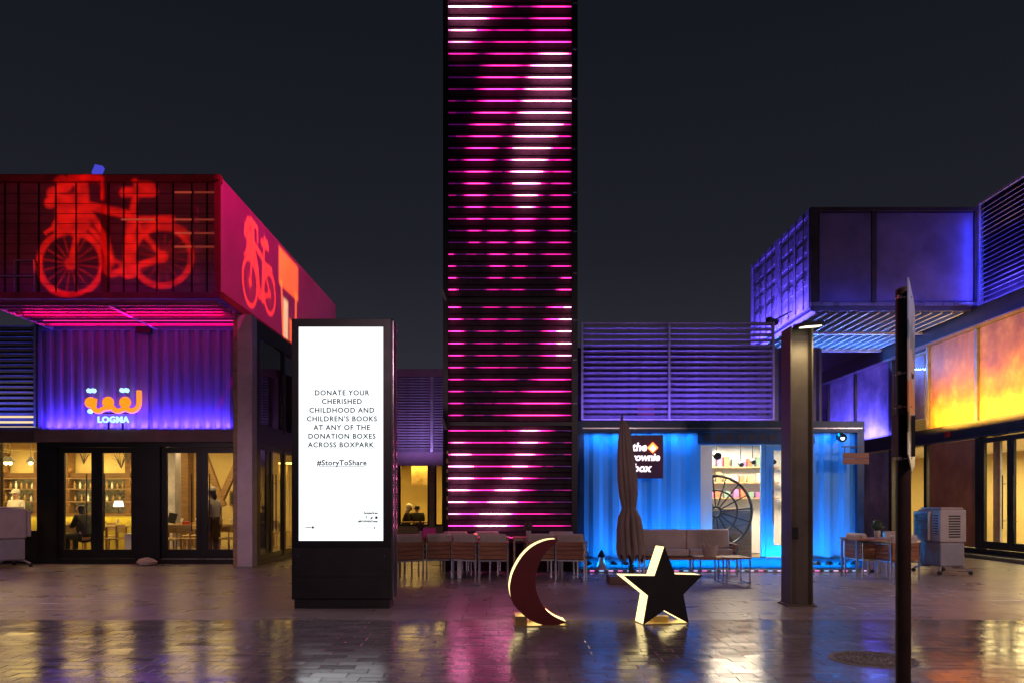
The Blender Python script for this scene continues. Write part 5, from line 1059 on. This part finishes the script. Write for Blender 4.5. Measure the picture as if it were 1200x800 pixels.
t = thing('high_stand', 'white cabinet inside the cafe low in the second door pane', 'cabinet', (X(150,18.4), 18.4, .06)); MB().box((X(146,18.4), 18.4, .06), (X(154,18.4), 18.8, .62)).build('cabinet_body', M['white'], t, .01); MB().box((X(145.5,18.4), 18.38, .625), (X(154.5,18.4), 18.82, .65)).build('cabinet_top', M['whitecloth'], t)
t = thing('gift_basket', 'round handled basket with red and gold tins on the cafe table', 'basket', (X(218,19.3), 19.3, .81)); c = t.location
MB().lathe([(.09,0),(.12,.1),(.115,.11)], c, 12).build('basket_body', mat('red_tin', (.5,.06,.03), .4), t); MB().tube([c+Vector((.11*math.cos(a*math.pi/8), 0, .1+.2*math.sin(a*math.pi/8))) for a in range(9)], .01, 5).build('handle', M['brownwood'], t)
tag(MB().cbox((X(202,19.4), 19.4, 1.0), (.20,.03,.26), (R(-12),R(10),0)).build('card_terminal_screen', M['black']), 'tilted black screen on the cafe table at the third door pane', 'screen')

# ================================================================ PEOPLE
def skinned(name, chains, m, parent, sub=2, rootv=0):
    """chains: list of [(x,y,z,r), ...]; equal points are welded so the surface is one"""
    vs, es, rs, key = [], [], [], {}
    for ch in chains:
        prev = None
        for (x, y, z, r) in ch:
            k = (round(x,3), round(y,3), round(z,3))
            if k not in key: key[k] = len(vs); vs.append((x,y,z)); rs.append(r)
            i = key[k]
            if prev is not None and prev != i: es.append((prev, i))
            prev = i
    me = bpy.data.meshes.new(name); me.from_pydata(vs, es, []); me.materials.append(m)
    o = bpy.data.objects.new(name, me); COL.objects.link(o); o.parent = parent
    sk = o.modifiers.new('skin', 'SKIN'); sk.use_smooth_shade = True
    for i, d in enumerate(me.skin_vertices[0].data): d.radius = (rs[i], rs[i]); d.use_root = (i == rootv)
    s = o.modifiers.new('sub', 'SUBSURF'); s.levels = s.render_levels = sub
    return o
def hand(wx, wy, wz, d, up):
    """palm and five fingers, d = pointing direction, up = towards the thumb side"""
    w_ = Vector((wx,wy,wz)); d = Vector(d).normalized(); up = Vector(up); up = (up-d*up.dot(d)).normalized(); P = w_+d*.05
    out = [[(*w_, .026), (*P, .03)]]
    for k, L in enumerate((.065,.078,.074,.058)):
        b = P+d*.035+up*(.028-.019*k); c_ = b+d*L*.55-up*.004; e_ = c_+d*L*.42+Vector((0,0,-.014))
        out.append([(*P, .03), (*b, .010), (*c_, .009), (*e_, .007)])
    b = P+up*.035; out.append([(*P, .03), (*b, .011), (*(b+d*.035+up*.012), .009), (*(b+d*.062+up*.01), .007)])
    return out
def person(label, loc, rz, pose, skin, top, bottom, hairm, hat=None, apron=False, long_hair=False):
    t = thing('person', label, 'person', (0,0,0)); J = pose
    hp, ch, nk, hd = [Vector(J[k]) for k in ('hip','chest','neck','head')]
    hd_c = [(*nk,.05), (*(nk+(hd-nk)*.35),.052), (*(hd+Vector((0,.012,-.045))),.078), (*(hd+Vector((0,-.006,.035))),.092), (*(hd+Vector((0,-.006,.09))),.06)]
    nose = [(*(hd+Vector((0,.012,-.045))),.078), (*(hd+Vector((0,.095,-.02))),.014)]
    ch_ = [[(*hp,.13), (*((hp+ch)/2),.12), (*ch,.145), (*nk,.05)], hd_c, nose]
    for s in (-1,1):
        sh = Vector(J['sh'+str(s)]); el_ = Vector(J['el'+str(s)]); wr = Vector(J['wr'+str(s)])
        ch_ += [[(*ch,.145), (*sh,.062), (*((sh+el_)/2),.048), (*el_,.040), (*((el_*.6+wr*.4)),.037), (*wr,.026)]] + hand(*wr, (wr-el_)+Vector((0,0,-.02)), (0,.3,1) if abs((wr-el_).z) < .12 else (0,1,0))
        kn = Vector(J['kn'+str(s)]); an = Vector(J['an'+str(s)]); h1 = hp+Vector((s*.10,0,-.05))
        ch_.append([(*hp,.13), (*h1,.095), (*((h1+kn)/2),.078), (*kn,.056), (*((kn*.6+an*.4)),.052), (*an,.036), (*(an+Vector((0,.07,-.05))),.036), (*(an+Vector((0,.16,-.06))),.028)])
    skinned('body', ch_, skin, t)
    tp = [[(*(hp+Vector((0,-.02,-.07))),.14), (*(hp+Vector((0,0,.02))),.158), (*((hp+ch)/2),.138), (*ch,.162), (*(nk-Vector((0,0,.02))),.068)]]
    bt = [[(*(hp+Vector((0,-.035,-.10))),.135), (*hp,.165), (*(hp+Vector((0,0,.09))),.15)]]
    bt[0] = [bt[0][1], bt[0][0]]; bt.append([(*hp,.165), (*(hp+Vector((0,0,.09))),.15)])
    for s in (-1,1):
        sh = Vector(J['sh'+str(s)]); el_ = Vector(J['el'+str(s)]); wr = Vector(J['wr'+str(s)]); tp.append([(*ch,.162), (*sh,.078), (*((sh+el_)/2),.062), (*(el_*.9+sh*.1),.054)] + ([(*(el_*.15+wr*.85),.036)] if long_hair else []))
        kn = Vector(J['kn'+str(s)]); an = Vector(J['an'+str(s)]); h1 = hp+Vector((s*.10,0,-.05)); bt.append([(*hp,.165), (*h1,.115), (*((h1+kn)/2),.092), (*kn,.07), (*(kn*.15+an*.85),.054)])
    fat = lambda chs: [[(x, y, z, q*1.13) for x, y, z, q in c_] for c_ in chs]
    skinned('shirt', fat(tp), top, t); skinned('trousers', fat(bt), bottom, t)
    for s in (-1,1):
        an = Vector(J['an'+str(s)]); skinned('shoe', [[(*(an+Vector((0,-.02,-.045))),.045), (*(an+Vector((0,.07,-.055))),.044), (*(an+Vector((0,.165,-.062))),.034)]], M['rubber'], t, 1)
    for s in (-1,1): MB().lathe([(.004,-.03),(.018,-.02),(.02,.02),(.004,.035)], hd+Vector((s*.088,.0,-.01)), 8).build('ear', skin, t)
    hp_ = [[(*(hd+Vector((0,-.03,-.05))),.075), (*(hd+Vector((0,-.028,.04))),.098), (*(hd+Vector((0,-.015,.10))),.078)]]
    if long_hair: hp_.append([(*(hd+Vector((0,-.03,-.05))),.075), (*(hd+Vector((0,-.07,-.16))),.07), (*(hd+Vector((0,-.09,-.30))),.06), (*(hd+Vector((0,-.09,-.42))),.035)])
    elif hat: hp_.append([(*(hd+Vector((0,-.03,-.05))),.075), (*(hd+Vector((0,-.10,-.10))),.05), (*(hd+Vector((0,-.11,-.17))),.035)])
    skinned('hair', hp_, hairm, t)
    for s in (-1,1): MB().lathe([(.002,-.008),(.009,-.004),(.009,.004),(.002,.008)], hd+Vector((s*.032,.082,.01)), 6).build('eye', M['black'], t)
    MB().cbox(hd+Vector((0,.083,-.062)), (.045,.006,.010)).build('mouth', mat('lips', (.35,.12,.10), .5), t)
    if hat:
        MB().lathe([(.108,.045),(.112,.06),(.108,.10),(.085,.14),(.04,.165),(.005,.17)], hd+Vector((0,-.008,0)), 20).build('cap', hat, t)
        MB().cbox(hd+Vector((0,.12,.055)), (.15,.10,.012), (R(-12),0,0)).build('cap_peak', hat, t, .004)
    if apron:
        MB().add([(-.17,.155,1.25-.0),(.17,.155,1.25),(.20,.17,.95),(.22,.19,.55),(-.22,.19,.55),(-.20,.17,.95), (-.17,.165,1.25),(.17,.165,1.25),(.20,.18,.95),(.22,.20,.55),(-.22,.20,.55),(-.20,.18,.95)], [(0,1,2,5),(5,2,3,4),(6,11,8,7),(11,10,9,8),(0,6,7,1),(1,7,8,2),(2,8,9,3),(3,9,10,4),(4,10,11,5),(5,11,6,0)]).build('apron', M['apron'], t)
        MB().lathe([(.185,.50-.0),(.175,.75),(.165,.95),(.158,1.0)], (0,0,0), 18).build('apron_skirt', M['apron'], t)
    t.location = loc; t.rotation_euler = (0,0,rz); return t
stand = {'hip':(0,0,.92),'chest':(0,.0,1.25),'neck':(0,.0,1.42),'head':(0,.03,1.56),'sh-1':(-.18,0,1.34),'sh1':(.18,0,1.34),'el-1':(-.22,.03,1.07),'el1':(.22,.03,1.07),'wr-1':(-.12,.22,.98),'wr1':(.12,.22,.98),'kn-1':(-.10,.02,.50),'kn1':(.10,.0,.50),'an-1':(-.10,-.02,.09),'an1':(.11,-.01,.09)}
standback = dict(stand, **{'el-1':(-.23,-.05,1.08),'el1':(.23,-.05,1.08),'wr-1':(-.20,.08,.86),'wr1':(.10,-.16,.92)})
sit = {'hip':(0,0,.56),'chest':(0,.05,.88),'neck':(0,.08,1.05),'head':(0,.13,1.18),'sh-1':(-.18,.05,.98),'sh1':(.18,.05,.98),'el-1':(-.21,.16,.74),'el1':(.21,.16,.74),'wr-1':(-.10,.38,.80),'wr1':(.10,.38,.80),'kn-1':(-.12,.42,.54),'kn1':(.12,.42,.54),'an-1':(-.12,.40,.09),'an1':(.12,.44,.09)}
person('waitress in pale cap and brown apron standing side on behind the fourth door pane', (X(249,18.35), 18.35, .06), R(72), standback, M['skin'], M['shirt'], M['apron'], M['hair'], M['shirt'], True)
person('seated woman in black with long dark hair behind the first pair of doors', (X(99,18.35), 18.35, .06), R(70), sit, M['skin'], M['blackcloth'], M['blackcloth'], M['hair'], None, False, True)
person('server in white shirt and white cap behind the bar at the far left', (X(19,22.1), 22.1, .06), R(178), stand, M['skin2'], M['whitecloth'], M['blackcloth'], M['whitecloth'], M['whitecloth'])
person('diner with white hat at the left of the small warm window by the kiosk', (X(474,24.9), 25.1, .02), R(-80), sit, M['skin2'], M['blackcloth'], M['blackcloth'], M['whitecloth'], M['whitecloth'])
person('dark haired diner with back to us in the small warm window by the kiosk', (X(489,25.0), 25.0, .02), R(10), sit, M['skin'], M['blackcloth'], M['blackcloth'], M['hair'])
t = thing('window_table', 'small wooden table before the diners in the warm window by the kiosk', 'table', (X(484,24.6), 24.6, 0)); x_ = X(485,24.6)
MB().box((x_-.45, 24.45, .74), (x_+.45, 24.95, .78)).build('tabletop', M['woodlight'], t); MB().cbox((x_, 24.7, .37), (.08,.08,.74)).build('pedestal', M['brownwood'], t)
